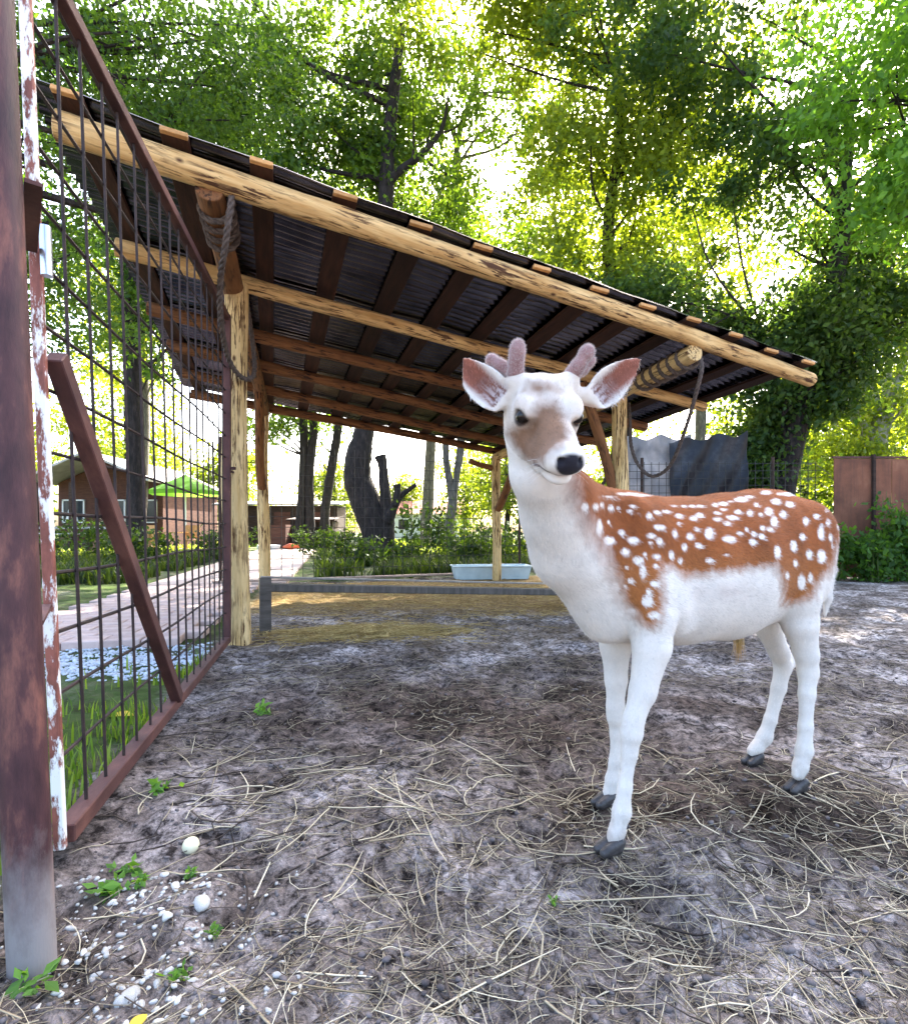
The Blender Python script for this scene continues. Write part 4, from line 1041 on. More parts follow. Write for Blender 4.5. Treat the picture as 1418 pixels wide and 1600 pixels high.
# legs
def lchain(l): S.chain([(A3(at(x, y, Y)), r) for x, y, Y, r in l], .014)
lchain([(1000, 900, 1.43, .070), (1016, 965, 1.415, .060), (1018, 1010, 1.40, .047), (1004, 1080, 1.395, .033), (989, 1125, 1.387, .0255), (986, 1146, 1.385, .0265), (983, 1176, 1.382, .0190), (976, 1230, 1.375, .0165), (971, 1268, 1.37, .0220), (963, 1300, 1.365, .0185), (958, 1312, 1.36, .017)])
lchain([(950, 900, 1.56, .065), (957, 965, 1.585, .052), (961, 1010, 1.595, .043), (962, 1062, 1.60, .031), (961, 1104, 1.60, .0245), (962, 1120, 1.60, .0252), (963, 1147, 1.602, .0182), (960, 1190, 1.603, .0157), (957, 1219, 1.60, .0210), (953, 1236, 1.598, .0175), (950, 1243, 1.596, .016)])
lchain([(1243, 880, 1.735, .080), (1242, 935, 1.715, .066), (1249, 975, 1.71, .050), (1259, 1022, 1.715, .034), (1262, 1050, 1.72, .0285), (1260, 1085, 1.71, .0225), (1258, 1135, 1.70, .0195), (1256, 1172, 1.695, .0235), (1250, 1198, 1.685, .0205), (1246, 1210, 1.68, .018)])
S.cone(A3(at(1268, 1020, 1.75)), .020, A3(at(1269, 1046, 1.745)), .017, .015)
lchain([(1215, 880, 1.86, .080), (1192, 940, 1.845, .062), (1197, 975, 1.855, .044), (1216, 1018, 1.895, .032), (1223, 1040, 1.91, .028), (1216, 1075, 1.905, .0225), (1203, 1125, 1.895, .0195), (1194, 1152, 1.89, .0235), (1182, 1168, 1.882, .020), (1175, 1174, 1.878, .018)])
S.cone(A3(at(1212, 985, 1.90)), .014, A3(at(1237, 1038, 1.93)), .015, .015)
# tail
S.chain([(pv_(1276, 815, .0), .026), (pv_(1293, 848, -.01), .020), (pv_(1297, 890, -.01), .017), (pv_(1292, 935, 0), .013), (pv_(1288, 962, 0), .006)], .015)
dv, dq = S.mesh()
# keep the largest connected shell simply by dropping quads far outside the body box
def smooth_mesh(V, Q, it=2, lam=.5):
    e = np.concatenate([Q[:, [0, 1]], Q[:, [1, 2]], Q[:, [2, 3]], Q[:, [3, 0]]])
    for _ in range(it):
        acc = np.zeros_like(V); cnt = np.zeros(len(V))
        for a, b in ((0, 1), (1, 0)):
            for c in range(3): acc[:, c] += np.bincount(e[:, a], V[e[:, b], c], len(V))
            cnt += np.bincount(e[:, a], minlength=len(V))
        V = V * (1 - lam) + lam * acc / np.maximum(cnt, 1)[:, None]
    return V
dv = smooth_mesh(dv.astype(np.float64), dq, 2, .4)
legk = (np.clip((.55 - dv[:, 2]) / .1, 0, 1) * (dv[:, 2] > .05))[:, None]
dv = dv * (1 - legk) + smooth_mesh(dv, dq, 9, .5) * legk

nkk = np.clip((.20 - np.linalg.norm(dv - A3(at(875, 855, 1.36)), axis=1)) / .06, 0, 1)[:, None]
dv = dv * (1 - nkk) + smooth_mesh(dv, dq, 120, .5) * nkk
# coat pattern and painted rim light, laid out on the flank
def vnorm(V, Q):
    n = np.cross(V[Q[:, 2]] - V[Q[:, 0]], V[Q[:, 3]] - V[Q[:, 1]]); N = np.zeros_like(V)
    for k in range(4):
        for c in range(3): N[:, c] += np.bincount(Q[:, k], n[:, c], len(V))
    return N / (np.linalg.norm(N, axis=1)[:, None] + 1e-12)
dn = vnorm(dv, dq)
ctr = A3(pv_(1100, 880, 0))
if np.mean(np.sum(dn * (dv - ctr), axis=1)) < 0: dq = dq[:, ::-1]; dn = -dn
def proj(P): return np.stack([CX + FPX * P[:, 0] / P[:, 1], HY - FPX * (P[:, 2] - CAMH) / P[:, 1]], 1)
rel = dv - DO; vv = rel @ DL; uu = rel @ DF
mir = dv + np.outer(np.where(vv < 0, -2 * vv, 0), DL)           # the far flank carries the same pattern
q2 = proj(mir); q1 = proj(dv)
def pdist(P, poly):
    poly = np.array(poly, float); d = np.full(len(P), 1e9); ins = np.zeros(len(P), bool)
    for a, b in zip(poly, np.roll(poly, -1, axis=0)):
        e = b - a; t = np.clip(((P - a) @ e) / (e @ e), 0, 1); d = np.minimum(d, np.hypot(*(P - a - t[:, None] * e).T))
        c = ((a[1] > P[:, 1]) != (b[1] > P[:, 1])) & (P[:, 0] < (b[0] - a[0]) * (P[:, 1] - a[1]) / (b[1] - a[1] + 1e-12) + a[0]); ins ^= c
    return np.where(ins, -d, d)
BROWN = [(880, 690), (893, 760), (902, 792), (927, 835), (947, 866), (958, 898), (976, 939), (994, 966), (1019, 984), (1030, 966), (1037, 939), (1030, 898), (1040, 884), (1073, 900), (1110, 894), (1167, 888), (1213, 882), (1222, 909), (1224, 943), (1252, 940), (1270, 930), (1275, 909), (1296, 890), (1312, 850), (1318, 814), (1330, 700)]
SP6 = [(730,140,40,20),(835,150,25,15),(900,150,50,20),(805,205,35,28),(910,225,35,28),(660,230,22,22),(550,190,50,25),(610,170,30,15),(755,280,35,35),(795,350,28,45),(710,400,25,25),(765,410,30,22),(860,300,30,35),(615,290,25,30),(695,300,20,20),(525,285,30,22),(490,325,45,22),(450,365,35,20),(375,335,35,22),(370,290,25,15),(420,220,35,20),(360,230,25,20),(420,265,30,15),(470,205,25,12),(250,240,30,15),(190,240,28,15),(130,240,25,15),(55,238,25,12),(90,310,35,22),(95,370,20,20),(200,330,35,22),(245,310,32,25),(65,440,25,40),(175,465,30,32),(225,412,25,20),(315,440,35,50),(465,480,55,30),(545,440,28,18),(595,415,18,22),(645,445,25,28),(705,465,25,25),(640,505,35,30),(135,540,28,32),(240,530,32,25),(320,640,35,28),(445,600,28,15),(105,640,25,30),(40,600,25,35),(820,575,28,55),(1030,350,25,38),(1110,315,30,22),(1195,360,20,32),(1180,270,15,20),(1140,440,30,55),(1005,465,28,35),(1212,470,18,35),(1225,530,12,25),(940,530,30,45),(1055,595,32,42),(1145,610,38,55),(955,660,22,30),(895,750,20,30),(1000,800,35,65),(1065,770,22,40),(1270,380,18,30),(1150,380,15,15)]
SP5 = [(590,230,28,35),(665,225,28,25),(710,215,20,18),(770,235,28,25),(820,240,18,18),(900,260,28,18),(960,275,18,10),(925,225,28,15),(1035,290,28,25),(1090,268,28,18),(1150,262,30,15),(1105,370,45,22),(845,405,28,25),(925,460,50,25),(690,370,28,60),(755,465,45,35),(1050,430,38,25),(1105,470,28,28),(1045,480,20,18),(870,540,40,30),(960,600,45,35),(990,680,25,60),(1005,560,20,20),(1085,575,35,22),(880,650,20,15),(905,740,25,25),(1080,640,22,25),(1080,760,40,30),(1020,880,45,50),(1030,820,22,30),(910,950,40,20),(1070,980,50,30),(755,335,14,18),(800,790,30,40),(870,780,18,18),(760,160,60,12),(880,140,70,14),(980,150,60,12)]  # last three strokes paint the bright backlit rim along the spine
spots_rim = [(1040 + x * .2116, 740 + y * .2116, a * .2116, b * .2116) for x, y, a, b in SP6] + [(780 + x * .2257, 740 + y * .2257, a * .2257, b * .2257) for x, y, a, b in SP5]
nz = vn3(dv, 95, 1) - .5; nz2 = vn3(dv, 260, 4) - .5; nz3 = vn3(dv, 22, 7) - .5
db = pdist(q2, BROWN) + nz * 16 + nz2 * 6
bodyk = np.clip((uu - 1.0) / -.02, 0, 1) * (dv[:, 2] > .55)        # keep it off the head and neck
brown = np.clip(.55 - db / (19 + 26 * np.clip((1010 - q2[:, 0]) / 80, 0, 1)), 0, 1) * bodyk
ds = np.full(len(dv), 9.0)
for x, y, a, b in spots_rim:
    near = (np.abs(q2[:, 0] - x) < a + 8) & (np.abs(q2[:, 1] - y) < b + 8)
    dd = (np.hypot((q2[near, 0] - x) / (a - 1.3), (q2[near, 1] - y) / (b - 1.3)) - 1) * min(a, b); ds[near] = np.minimum(ds[near], dd)
spot_rim = np.clip(.5 - (ds + nz * 3.5 + nz2 * 2) / 3, 0, 1)
white = np.array([.70, .645, .585]); cream = np.array([.66, .55, .46])
bc = np.array([.225, .064, .015])[None] * (1 + .7 * nz3[:, None] + .5 * nz2[:, None]) + np.array([.09, .05, .02])[None] * np.clip((q2[:, 1] - 845) / 60, 0, 1)[:, None]
col = np.tile(white, (len(dv), 1)) * (1 + .22 * nz3[:, None] + .10 * nz[:, None])
col = col * (1 - brown[:, None]) + bc * brown[:, None]
sw = (spot_rim * brown)[:, None]; col = col * (1 - sw) + np.array([.78, .73, .67]) * sw
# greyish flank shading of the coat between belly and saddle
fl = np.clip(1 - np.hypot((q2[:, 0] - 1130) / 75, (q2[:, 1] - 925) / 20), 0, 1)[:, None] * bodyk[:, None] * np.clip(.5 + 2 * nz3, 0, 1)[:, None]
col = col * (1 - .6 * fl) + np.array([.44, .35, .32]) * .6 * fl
# head markings
hr = dv - E; ha = hr @ HF; hb = hr @ HL; hc = hr @ HU
inhead = (np.linalg.norm(hr - HF * .03, axis=1) < .16) & (dv[:, 1] < 1.30)
k = (np.clip((.092 - ha) / .03, 0, 1) * np.clip((hc + .075) / .03, 0, 1) * np.clip(.62 + 2.2 * nz3 + 1.2 * nz, 0, 1) * inhead)[:, None] * .42; col = col * (1 - k) + np.array([.40, .255, .16]) * k
FACE = [(840, 630), (868, 626), (884, 648), (886, 668), (893, 690), (866, 704), (846, 726), (826, 726), (804, 704), (788, 676), (800, 668), (822, 664), (832, 650)]
df = pdist(q1, FACE) + nz * 12 + nz2 * 5; k = (np.clip(.5 - df / 20, 0, 1) * inhead * (hc > -.085))[:, None] * .92
col = col * (1 - k) + np.array([.165, .075, .034]) * (1 + .6 * nz3[:, None] + .5 * nz2[:, None]) * k
k = (np.clip(1 - np.hypot((q1[:, 0] - 843) / 40, (q1[:, 1] - 607) / 20) + nz * .8, 0, 1) * inhead)[:, None] * .9; col = col * (1 - k) + np.array([.20, .105, .06]) * k
for s in (1, -1):
    de = np.linalg.norm(dv - hp(.010, s * .066, .003), axis=1); k = np.clip((.0225 - de) / .006, 0, 1)[:, None]; col = col * (1 - k) + np.array([.05, .035, .03]) * k
    de = np.linalg.norm((dv - hp(.035, s * .052, -.015)), axis=1); k = np.clip((.012 - de) / .008, 0, 1)[:, None] * .7; col = col * (1 - k) + np.array([.10, .07, .06]) * k
nose = np.clip((.5 - ((np.hypot((ha - .150) / .032, hb / (.029 - .25 * np.clip(-hc - .012, 0, .04))) ** 2 + ((hc + .009) / .024) ** 2) - 1) / .35), 0, 1) * (ha > .112)
k = nose[:, None]; col = col * (1 - k) + np.array([.018, .016, .022]) * k
mouth = np.clip(1.2 - np.abs(hc + .0430 + .55 * np.clip(.112 - ha, 0, 1)) / .0045, 0, 1) * np.clip((ha - .086) / .006, 0, 1) * inhead
k = np.clip(mouth, 0, 1)[:, None] * .95; col = col * (1 - k) + np.array([.05, .02, .03]) * k
for base, e1, e2, n, L, W in EARS:
    r = dv - base; s = (r @ e1) / L; q = r @ e2; inside = np.clip((dn @ n) * 2.2 - .1, 0, 1) * (s > .08) * (s < .98) * (np.abs(q) < W * .9) * (np.abs(r @ n) < .05)
    k = (inside * np.clip((W * .80 - np.abs(q)) / .012, 0, 1))[:, None]; pk = np.array([.34, .125, .085]) * (.35 + .75 * s[:, None].clip(0, 1)) * (.7 + 12 * np.abs(q[:, None])); hs_ = (np.clip(.55 - s, 0, 1) * np.clip(.5 + 3 * vn(q * 700, s * 9, 3) - 1.4, 0, 1) * 1.6).clip(0, 1)[:, None]; pk = pk * (1 - hs_) + np.array([.62, .56, .56]) * hs_
    col = col * (1 - k) + pk * k
    edge = (np.clip(np.abs(dn @ n) * -3 + 1, 0, 1) * (s > .2) * (s < 1.05) * (np.abs(q) < W * 1.2) * (np.abs(r @ n) < .05))[:, None] * .5
    col = col * (1 - edge) + np.array([.70, .64, .62]) * edge
# grubby knees and pale tan above the hock
for x, y, Y, r in ((986, 1140, 1.385, .03), (961, 1113, 1.60, .03), (880, 915, 1.42, .05)):
    k = np.clip(1 - np.linalg.norm(dv - A3(at(x, y, Y)), axis=1) / r, 0, 1)[:, None] * .5; col = col * (1 - k) + np.array([.45, .40, .30]) * k
mud = (np.clip((.16 - dv[:, 2]) / .14, 0, 1) * np.clip(nz3 * 3 + nz * 2 + .25, 0, 1))[:, None] * .6; col = col * (1 - mud) + np.array([.26, .20, .16]) * mud
col = np.clip(col, .01, .9)
deer = thing('fallow_deer', DO, 'young spotted deer with white chest and short velvet antlers facing the camera', 'deer')
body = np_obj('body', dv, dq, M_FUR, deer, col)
# short coat hairs lying back along the body
def coat():
    n = 150000; A = dv[dq[:, 0]]; ar = np.linalg.norm(np.cross(dv[dq[:, 2]] - A, dv[dq[:, 3]] - dv[dq[:, 1]]), axis=1)
    rng = np.random.default_rng(2); f = rng.choice(len(dq), n, p=ar / ar.sum()); b = rng.random((n, 2))
    Q = dq[f]; P = (dv[Q[:, 0]] * ((1 - b[:, :1]) * (1 - b[:, 1:])) + dv[Q[:, 1]] * (b[:, :1] * (1 - b[:, 1:])) + dv[Q[:, 2]] * (b[:, :1] * b[:, 1:]) + dv[Q[:, 3]] * ((1 - b[:, :1]) * b[:, 1:]))
    N = dn[Q[:, 0]]; C = col[Q[:, 0]]
    r = P - E; ah = r @ HF; head = (np.linalg.norm(r, axis=1) < .17) & (P[:, 1] < 1.28)
    ok = (C.max(1) > .12) & ~(head & (ah > .105)) & ~((P[:, 2] < .03)); P, N, C, head = P[ok], N[ok], C[ok], head[ok]; n = len(P)
    g = np.tile(-DF, (n, 1)) * .9 + np.array([0, 0, -.55]); leg = P[:, 2] < .52; g[leg] = -DF * .25 + np.array([0, 0, -1]); g[head] = -HF
    nk = (P[:, 2] > .72) & (P[:, 1] < 1.43) & ~head; g[nk] = np.array([.25, .2, -.9])
    g += rng.normal(0, .22, (n, 3)); g -= N * np.sum(g * N, 1)[:, None]; g /= np.linalg.norm(g, axis=1)[:, None]
    L = np.where(head, .006, np.where(leg, .007, .011)) * rng.uniform(.6, 1.35, n)
    d = g + N * rng.uniform(.12, .42, n)[:, None]; d /= np.linalg.norm(d, axis=1)[:, None]
    s = np.cross(d, N); s /= np.linalg.norm(s, axis=1)[:, None]; wd = np.where(head, .00045, .0006)[:, None]
    V = np.stack([P - s * wd - N * .0008, P + s * wd - N * .0008, P + d * L[:, None]], 1).reshape(-1, 3); F = np.arange(3 * n).reshape(-1, 3)
    br = C[:, 0] > 2.2 * C[:, 2]; cc = np.repeat(np.clip(C * np.where(br, rng.uniform(.55, 1.75, n), rng.uniform(.8, 1.2, n))[:, None], 0, .85), 3, axis=0)
    o = np_obj('coat_hair', V, F, M_HAIR, deer, cc, smooth=False); tag(o, kind='stuff')
coat()
# eyes
for s in (-1, 1):
    c = hp(.006, s * .0590, .004); bm = bmesh.new(); bmesh.ops.create_uvsphere(bm, u_segments=20, v_segments=12, radius=.0152)
    me = bpy.data.meshes.new('eye'); bm.to_mesh(me); bm.free(); me.materials.append(M_EYE); me.polygons.foreach_set('use_smooth', np.ones(len(me.polygons), bool))
    link(bpy.data.objects.new('eye', me), deer, Matrix.Translation(Vector(c)))
# velvet antlers
def antler(chains):
    allp = np.array([p for ch in chains for p, r in ch]); T = SDF(allp.min(0) - .06, allp.max(0) + .06, .003)
    for ch in chains: T.chain([(p, r * .84) for p, r in ch], .010)
    v, q = T.mesh(); v = smooth_mesh(v.astype(np.float64), q, 2, .4); nn = vnorm(v, q)
    if np.mean(np.sum(nn * (v - v.mean(0)), axis=1)) < 0: q = q[:, ::-1]
    an = np_obj('antler', v, q, M_VELVET, deer); nn = vnorm(v, q); rg = np.random.default_rng(9); i = rg.integers(len(v), size=5000); P = v[i]; N = nn[i]
    d = N + rg.normal(0, .5, N.shape) + np.array([0, 0, .3]); d /= np.linalg.norm(d, axis=1)[:, None]; sd = np.cross(d, rg.normal(0, 1, N.shape)); sd /= np.linalg.norm(sd, axis=1)[:, None]; sd *= .00035
    hv = np.stack([P - sd, P + sd, P + d * rg.uniform(.003, .006, (len(P), 1))], 1).reshape(-1, 3)
    tag(np_obj('velvet_fuzz', hv, np.arange(len(hv)).reshape(-1, 3), M_HAIR, an, np.repeat(np.array([[.52, .44, .42]]) * rg.uniform(.7, 1.2, (len(P), 1)), 3, axis=0), smooth=False), kind='stuff')
antler([[(A3(at(805, 592, 1.168)), .0185), (A3(at(805, 582, 1.163)), .0185), (A3(at(806, 565, 1.155)), .0175), (A3(at(808, 548, 1.15)), .0175), (A3(at(809, 540, 1.15)), .0165)],
        [(A3(at(800, 584, 1.185)), .016), (A3(at(782, 572, 1.20)), .0155), (A3(at(768, 562, 1.21)), .0165)]])
antler([[(A3(at(891, 590, 1.192)), .0180), (A3(at(895, 583, 1.188)), .0175), (A3(at(903, 572, 1.18)), .0165), (A3(at(916, 552, 1.175)), .0165), (A3(at(918, 548, 1.175)), .016)],
        [(A3(at(897, 585, 1.205)), .015), (A3(at(908, 578, 1.22)), .0145), (A3(at(922, 563, 1.23)), .0145)]])
# cloven hooves
def hoof(h, past, yaw=0.0):
    c, s = math.cos(yaw), math.sin(yaw); f = np.array([DF[0] * c - DF[1] * s, DF[0] * s + DF[1] * c, 0]); l = np.array([f[1], -f[0], 0])
    h = np.array([h[0], h[1], 0.]); T = SDF(h - .09, h + np.array([.09, .09, .08]), .0026)
    for sg in (-1, 1):
        o = l * sg * .0108
        T.cone(h - f * .022 + o + np.array([0, 0, .026]), .0150, h + f * .031 + o * 1.05 + np.array([0, 0, .011]), .0098, .004)
        T.cone(h - f * .016 + o + np.array([0, 0, .012]), .0145, h + f * .026 + o * 1.1 + np.array([0, 0, .008]), .0105, .004)
        T.ell(np.array(past) - f * .022 + l * sg * .012 + np.array([0, 0, .014]), (.007, .006, .007), np.eye(3), .002)
    zz = T.ax[2]; T.D = np.maximum(T.D, (-.002 - zz)[None, None, :]).astype(np.float32)
    v, q = T.mesh(); nn = vnorm(v.astype(np.float64), q)
    if np.mean(np.sum(nn * (v - v.mean(0)), axis=1)) < 0: q = q[:, ::-1]
    np_obj('hoof', v, q, M_HOOF, deer)
for h, pst in zip(HOOVES, ((963, 1300, 1.365), (953, 1236, 1.598), (1250, 1198, 1.685), (1182, 1168, 1.882))):
    p = A3(at(*pst)); hoof((p[0] + DF[0] * .022, p[1] + DF[1] * .022), p)
# hair tuft under the belly
def tuft_hair():
    rng = np.random.default_rng(4); b = A3(pv_(1153, 1000, 0)); n = 170; P = b + rng.normal(0, .007, (n, 3)) + np.array([0, 0, .01])
    e = P + np.array([0, 0, -1]) * (.03 + .065 * rng.random((n, 1))) + rng.normal(0, .007, (n, 3)); s = rng.normal(0, 1, (n, 3)); s[:, 2] = 0; s /= np.linalg.norm(s, axis=1)[:, None]; s *= .0006
    V = np.stack([P - s, P + s, e], 1).reshape(-1, 3); c = np.repeat(np.array([[.55, .40, .18]]) * rng.uniform(.7, 1.3, (n, 1)), 3, axis=0); c[2::3] *= np.array([.9, .6, .3])
    np_obj('belly_tuft', V, np.arange(3 * n).reshape(-1, 3), M_HAIR, deer, c, smooth=False)
tuft_hair()
# whiskers
wk = MB()
for s in (-1, 1):
    for k in range(5):
        p = Vector(hp(.10 + .006 * k, s * .034, -.035 - .004 * k)); d = Vector(HL * s + HF * (-.1 + .1 * k) - HU * (.1 + .12 * k)).normalized()
        wk.tube([p, p + d * .018, p + d * .036 - Vector((0, 0, .004))], [.00025, .0002, .0001], 3, cap=False)
wk.build('whiskers', M_WHITE, deer)

# ------------------------------------------------------------------ litter on the ground
def stalks(name, label, n, posfn, Lr, rad, seed, c1, c2, lift=.004, curl=.5, cat='straw'):
    rng = np.random.default_rng(seed); P = posfn(rng, n); n = len(P); ns = 4
    a = rng.random(n) * 6.283; L = rng.uniform(*Lr, n) * rng.uniform(.5, 1.2, n); kc = rng.normal(0, curl, n); r = rad * rng.uniform(.55, 1.35, n)
    X = np.zeros((n, ns + 1, 3)); X[:, 0, :2] = P; h = a.copy()
    for i in range(ns):
        X[:, i + 1, 0] = X[:, i, 0] + np.cos(h) * L / ns; X[:, i + 1, 1] = X[:, i, 1] + np.sin(h) * L / ns; h = h + kc / ns * 2 * rng.uniform(.3, 1.7, n)
    tilt = rng.normal(0, .05, n); t = np.linspace(-.5, .5, ns + 1)
    zg = gz(X[:, :, 0], X[:, :, 1]); X[:, :, 2] = np.maximum(zg + r[:, None] * .5, zg.mean(1)[:, None] + lift * rng.random((n, 1)) + np.abs(tilt[:, None]) * L[:, None] * (t + .5) * .5)
    V = []
    d = np.gradient(X, axis=1); d /= np.linalg.norm(d, axis=2)[:, :, None] + 1e-9
    s = np.stack([-d[:, :, 1], d[:, :, 0], 0 * d[:, :, 0]], 2); s /= np.linalg.norm(s, axis=2)[:, :, None] + 1e-9; up = np.cross(d, s)
    tp = r[:, None] * np.array([1, 1, .95, .8, .45])
    for k in range(3):
        an = 2.0944 * k + .5; V.append(X + s * (np.cos(an) * tp)[:, :, None] + up * (np.sin(an) * tp)[:, :, None])
    V = np.stack(V, 2)                                           # n, ns+1, 3, 3
    b = (np.arange(n) * (ns + 1) * 3)[:, None, None] + (np.arange(ns) * 3)[None, :, None]; k = np.arange(3)[None, None, :]; k2 = (k + 1) % 3
    F = np.stack([b + k, b + k2, b + k2 + 3, b + k + 3], 3).reshape(-1, 4)
    tt_ = rng.random((n, 1)) ** 1.3; col = np.repeat((np.array(c1) * (1 - tt_) + np.array(c2) * tt_), (ns + 1) * 3, axis=0)
    return tag(np_obj(name, V.reshape(-1, 3), F, M_STRAW, None, col), label, cat, None, 'stuff')
def inpen(P): return (gate_side(P[:, 0], P[:, 1]) > .06) & (P[:, 1] < fence_y(P[:, 0]) - .1)
def pos_pen(y0, y1, pw=1.0, thr=.0):
    def f(rng, n):
        y = y0 + (y1 - y0) * rng.random(n) ** pw; x = rng.uniform(-1.1, 1.1, n) * (y + .25); P = np.stack([x, y], 1); ok = inpen(P)
        if thr: ok &= vn(x * 2.2, y * 2.2, 12) + .25 * (rng.random(n) - .5) + .10 * np.clip(x, -1, 1) > thr
        return P[ok]
    return f
stalks('straw', 'pale dry straw stalks scattered over the pen floor', 3400, pos_pen(.75, 3.4, .9, .42), (.05, .20), .0010, 21, (.16, .125, .08), (.62, .53, .36), .003, .4)
stalks('straw', 'grey brown fine straw trodden into the pen floor', 46000, pos_pen(.72, 6.0, .9, .33), (.015, .08), .0008, 22, (.07, .052, .04), (.42, .34, .23), .002)
stalks('straw', 'long pale stalks lying in the foreground of the pen', 320, pos_pen(.72, 2.0, .8), (.12, .32), .0021, 23, (.24, .19, .12), (.66, .57, .41), .006, .35)
stalks('twigs', 'dark thin twigs scattered in the pen', 700, pos_pen(.8, 4.0), (.08, .28), .0022, 24, (.035, .026, .022), (.10, .075, .06), .008, .8, 'twigs')
def pos_hay(rng, n):
    k = rng.random(n) < .55; P = np.where(k[:, None], rng.normal([-.72, 4.3], [.38, .16], (n, 2)), np.stack([rng.uniform(-2.2, 2.0, n), rng.uniform(4.9, 8.2, n)], 1)); return P[inpen(P)]
stalks('hay', 'golden hay strewn under the shelter near the front post', 5200, pos_hay, (.08, .24), .0019, 25, (.30, .19, .06), (.68, .52, .22), .03, .7, 'hay')
def pos_drift(rng, n):
    P = np.concatenate([rng.normal([.95, 1.12], [.55, .30], (n // 2, 2)), rng.normal([.55, 1.5], [.55, .30], (n // 4, 2)), rng.normal([.1, .95], [.45, .16], (n // 4, 2))]); return P[inpen(P)]
stalks('straw', 'drifts of matted pale straw in front of the deer', 1500, pos_drift, (.03, .20), .0010, 26, (.12, .095, .06), (.66, .58, .42), .006, .5)
# soil crumbs
def pos_crumb():
    while True:
        y = .8 + 4.2 * random.random() ** 1.6; x = random.uniform(-.95, 1.0) * (y + .1)
        if gate_side(x, y) > .05: return (x, y)
random.seed(5)
M_CRUMB = mat_var('soil_crumb', (0.06, 0.048, 0.045), (0.20, 0.17, 0.165), 9, (1, 1, 1), .95, .3)
rocks(2600, pos_crumb, lambda: random.uniform(.002, .009), M_CRUMB, 'soil_crumbs', 'small dark crumbs of soil on the pen floor', 'soil', flat=.7)
# white pebbles by the post: the larger ones singly, the rest as gravel
def pos_peb():
    while True:
        p = gp(random.gauss(215, 120), 1340 + abs(random.gauss(0, 1)) * 120 + 15)
        if gate_side(p.x, p.y) > .03 or p.y < 1.25: return (p.x, p.y)
rocks(420, pos_peb, lambda: random.uniform(.0025, .0065), M_PEB, 'pebble_gravel', 'small white pebbles strewn at the foot of the gate post', 'gravel')
PM = []
for k in range(5):
    v = IV * (1 + np.random.default_rng(k).normal(0, .19, (len(IV), 1))) * np.array([1.2, .85, .6]); bm = bmesh.new()
    me0 = np_mesh('pebble', v, IF, M_PEB); bm.from_mesh(me0); bmesh.ops.subdivide_edges(bm, edges=bm.edges[:], cuts=1, use_grid_fill=True, smooth=.35); bm.to_mesh(me0); bm.free()
    me0.polygons.foreach_set('use_smooth', np.ones(len(me0.polygons), bool)); PM.append(me0)
peb = [(200, 1537, 19), (437, 1507, 11), (315, 1402, 16), (262, 1428, 10), (276, 1378, 10), (110, 1430, 9), (245, 1518, 10), (188, 1518, 9), (232, 1485, 10), (265, 1497, 10), (220, 1550, 9), (247, 1578, 9), (318, 1580, 8), (377, 1575, 8), (420, 1582, 7), (195, 1582, 9), (295, 1565, 8), (88, 1535, 8), (102, 1480, 9), (130, 1470, 8), (150, 1500, 9), (165, 1470, 8), (175, 1395, 7), (205, 1388, 7), (255, 1355, 8), (252, 1412, 6), (190, 1440, 8), (150, 1555, 7), (272, 1545, 8), (60, 1560, 7), (215, 1500, 8), (258, 1470, 7), (240, 1545, 7), (300, 1520, 7)]
for x, y, r in peb:
    p = gp(x, y); s = r * p.y / FPX * .88; o = bpy.data.objects.new('pebble', random.choice(PM))
    link(o, None, Matrix.Translation(p + Vector((0, 0, float(gz(p.x, p.y)) + s * .08))) @ Matrix.Rotation(random.random() * 6.28, 4, 'Z') @ Matrix.Diagonal((s, s * random.uniform(.7, 1), s * .9, 1)))
    tag(o, {(200, 1537): 'largest rounded white pebble near the gate post', (437, 1507): 'lone white pebble on bare soil away from the gate post', (315, 1402): 'oblong white pebble beside a small weed'}.get((x, y), 'rounded white pebble lying near the gate post'), 'pebble', 'white pebbles at the gate post')
# pale fallen fruit
p = gp(298, 1312); r = .021
fr = thing('fallen_apple', p, 'pale yellow fallen apple lying inside the gate', 'apple')
v, f_ = ico(3); v = v * (1 - .25 * np.exp(-((np.hypot(v[:, 0], v[:, 1])) / .35) ** 2))[:, None] * np.array([1, 1, .95]) * r
np_obj('fruit', v, f_, mat_var('pale_fruit', (.66, .60, .36), (.78, .74, .55), 5, rough=.5), fr, M=Matrix.Translation(p + Vector((0, 0, r * .8 + float(gz(p.x, p.y))))) @ Matrix.Rotation(.6, 4, 'X'))
MB().tube([p + Vector((0, -.004, r * 1.6)), p + Vector((.003, -.010, r * 2.0))], .0014, 5).build('stalk', M_DARKWOOD, fr)
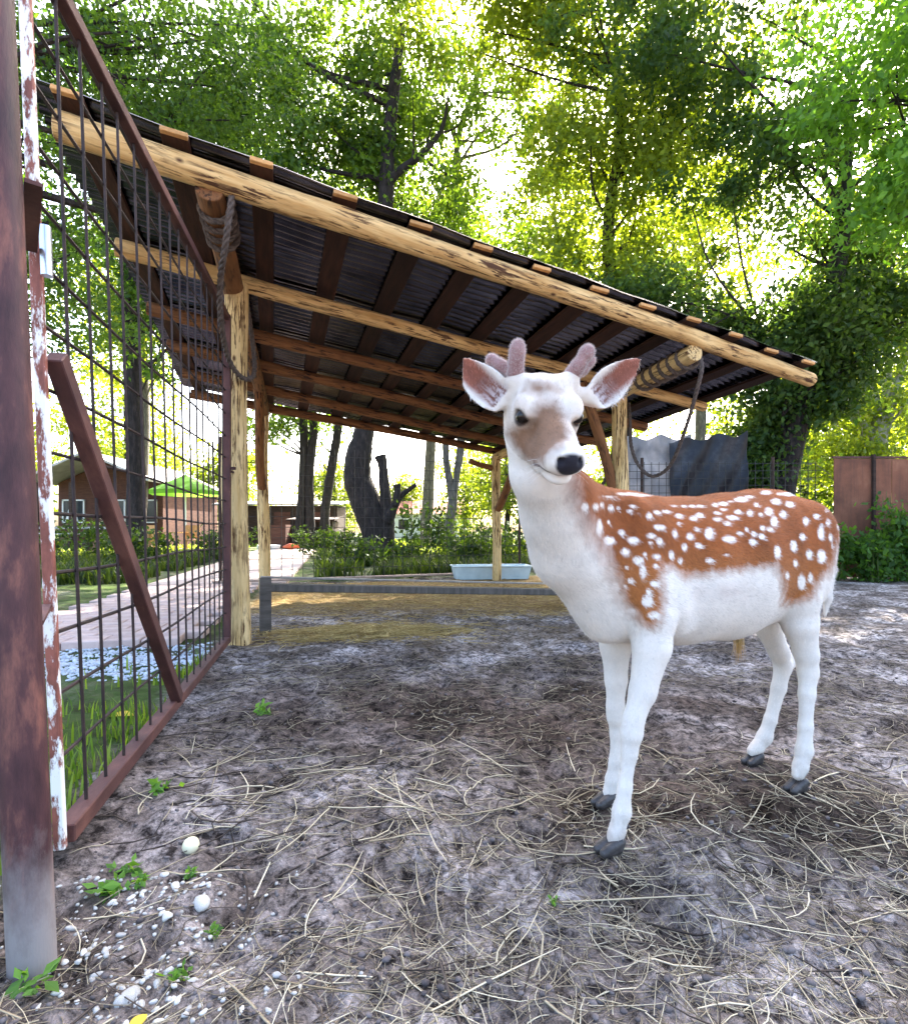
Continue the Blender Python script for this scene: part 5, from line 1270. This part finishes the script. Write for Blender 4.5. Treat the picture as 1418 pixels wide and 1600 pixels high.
# fallen yellow leaves
M_YL = mat_var('yellow_leaf', (.62, .40, .03), (.75, .55, .06), 8, rough=.6)
def fallen(x, y, s, rot, label):
    p = gp(x, y); m = MB(); n = 9; z = float(gz(p.x, p.y)) + .012
    L = [(t, .30 * math.sin(math.pi * t) ** .8) for t in np.linspace(0, 1, n)]
    for t, w_ in L: m.v += [((t - .5) * s, -w_ * s, .10 * s * w_ * 3), ((t - .5) * s, 0, .0), ((t - .5) * s, w_ * s, .14 * s * w_ * 3)]
    for i in range(n - 1):
        for k in range(2): a = i * 3 + k; m.f.append((a, a + 3, a + 4, a + 1))
    nv = len(m.v); m.v += [(a, b, c - .0012) for a, b, c in m.v]; m.f += [tuple(nv + q for q in reversed(ff)) for ff in m.f]
    o = m.build('fallen_leaf', M_YL, None, smooth=True, M=Matrix.Translation(p + Vector((0, 0, z))) @ Matrix.Rotation(rot, 4, 'Z')); tag(o, label, 'leaf')
fallen(190, 1118, .10, .1, 'yellow fallen leaf in the grass behind the gate wires'); fallen(215, 1592, .035, 1.2, 'small orange yellow fallen leaf among white pebbles')
# small weeds in the pen
def weed(x, y, s, label, seed, nl=26):
    rng = np.random.default_rng(seed); p = gp(x, y); z = float(gz(p.x, p.y)); C = np.array([p.x, p.y, z + .004]) + rng.normal(0, s * .22, (nl, 3)) * np.array([1, 1, 0]) + np.array([0, 0, 1]) * rng.uniform(0, s * .35, (nl, 1))
    V, F, c = leaves(C, s * .5, rng, (.06, .16, .03), (.16, .34, .06), up=.9); V[:, 2] = np.maximum(V[:, 2], z)
    tag(np_obj('weed', V, F, M_LEAF, None, c, smooth=False), label, 'weed', 'small weeds inside the gate')
for k, (x, y, s, lab) in enumerate([(170, 1380, .06, 'small green weed nearest the bottom of the gate rail'), (195, 1352, .055, 'leafy weed sprig beside the gate rail'), (218, 1366, .04, 'tiny weed right of the sprig by the gate rail'), (335, 1440, .028, 'tiny bright weed next to the oblong white pebble'), (45, 1535, .06, 'weed at the foot of the rusty gate post'), (280, 1515, .04, 'weed tuft among the white pebbles'), (300, 1352, .03, 'tiny weed between pebbles and the pale fruit'), (865, 1402, .02, 'tiny lone weed on bare soil before the deer'), (410, 1110, .08, 'dry grassy weed tuft inside the shelter side of the gate'), (250, 1235, .06, 'small weed by the middle of the gate rail')]):
    weed(x, y, s, lab, 200 + k)
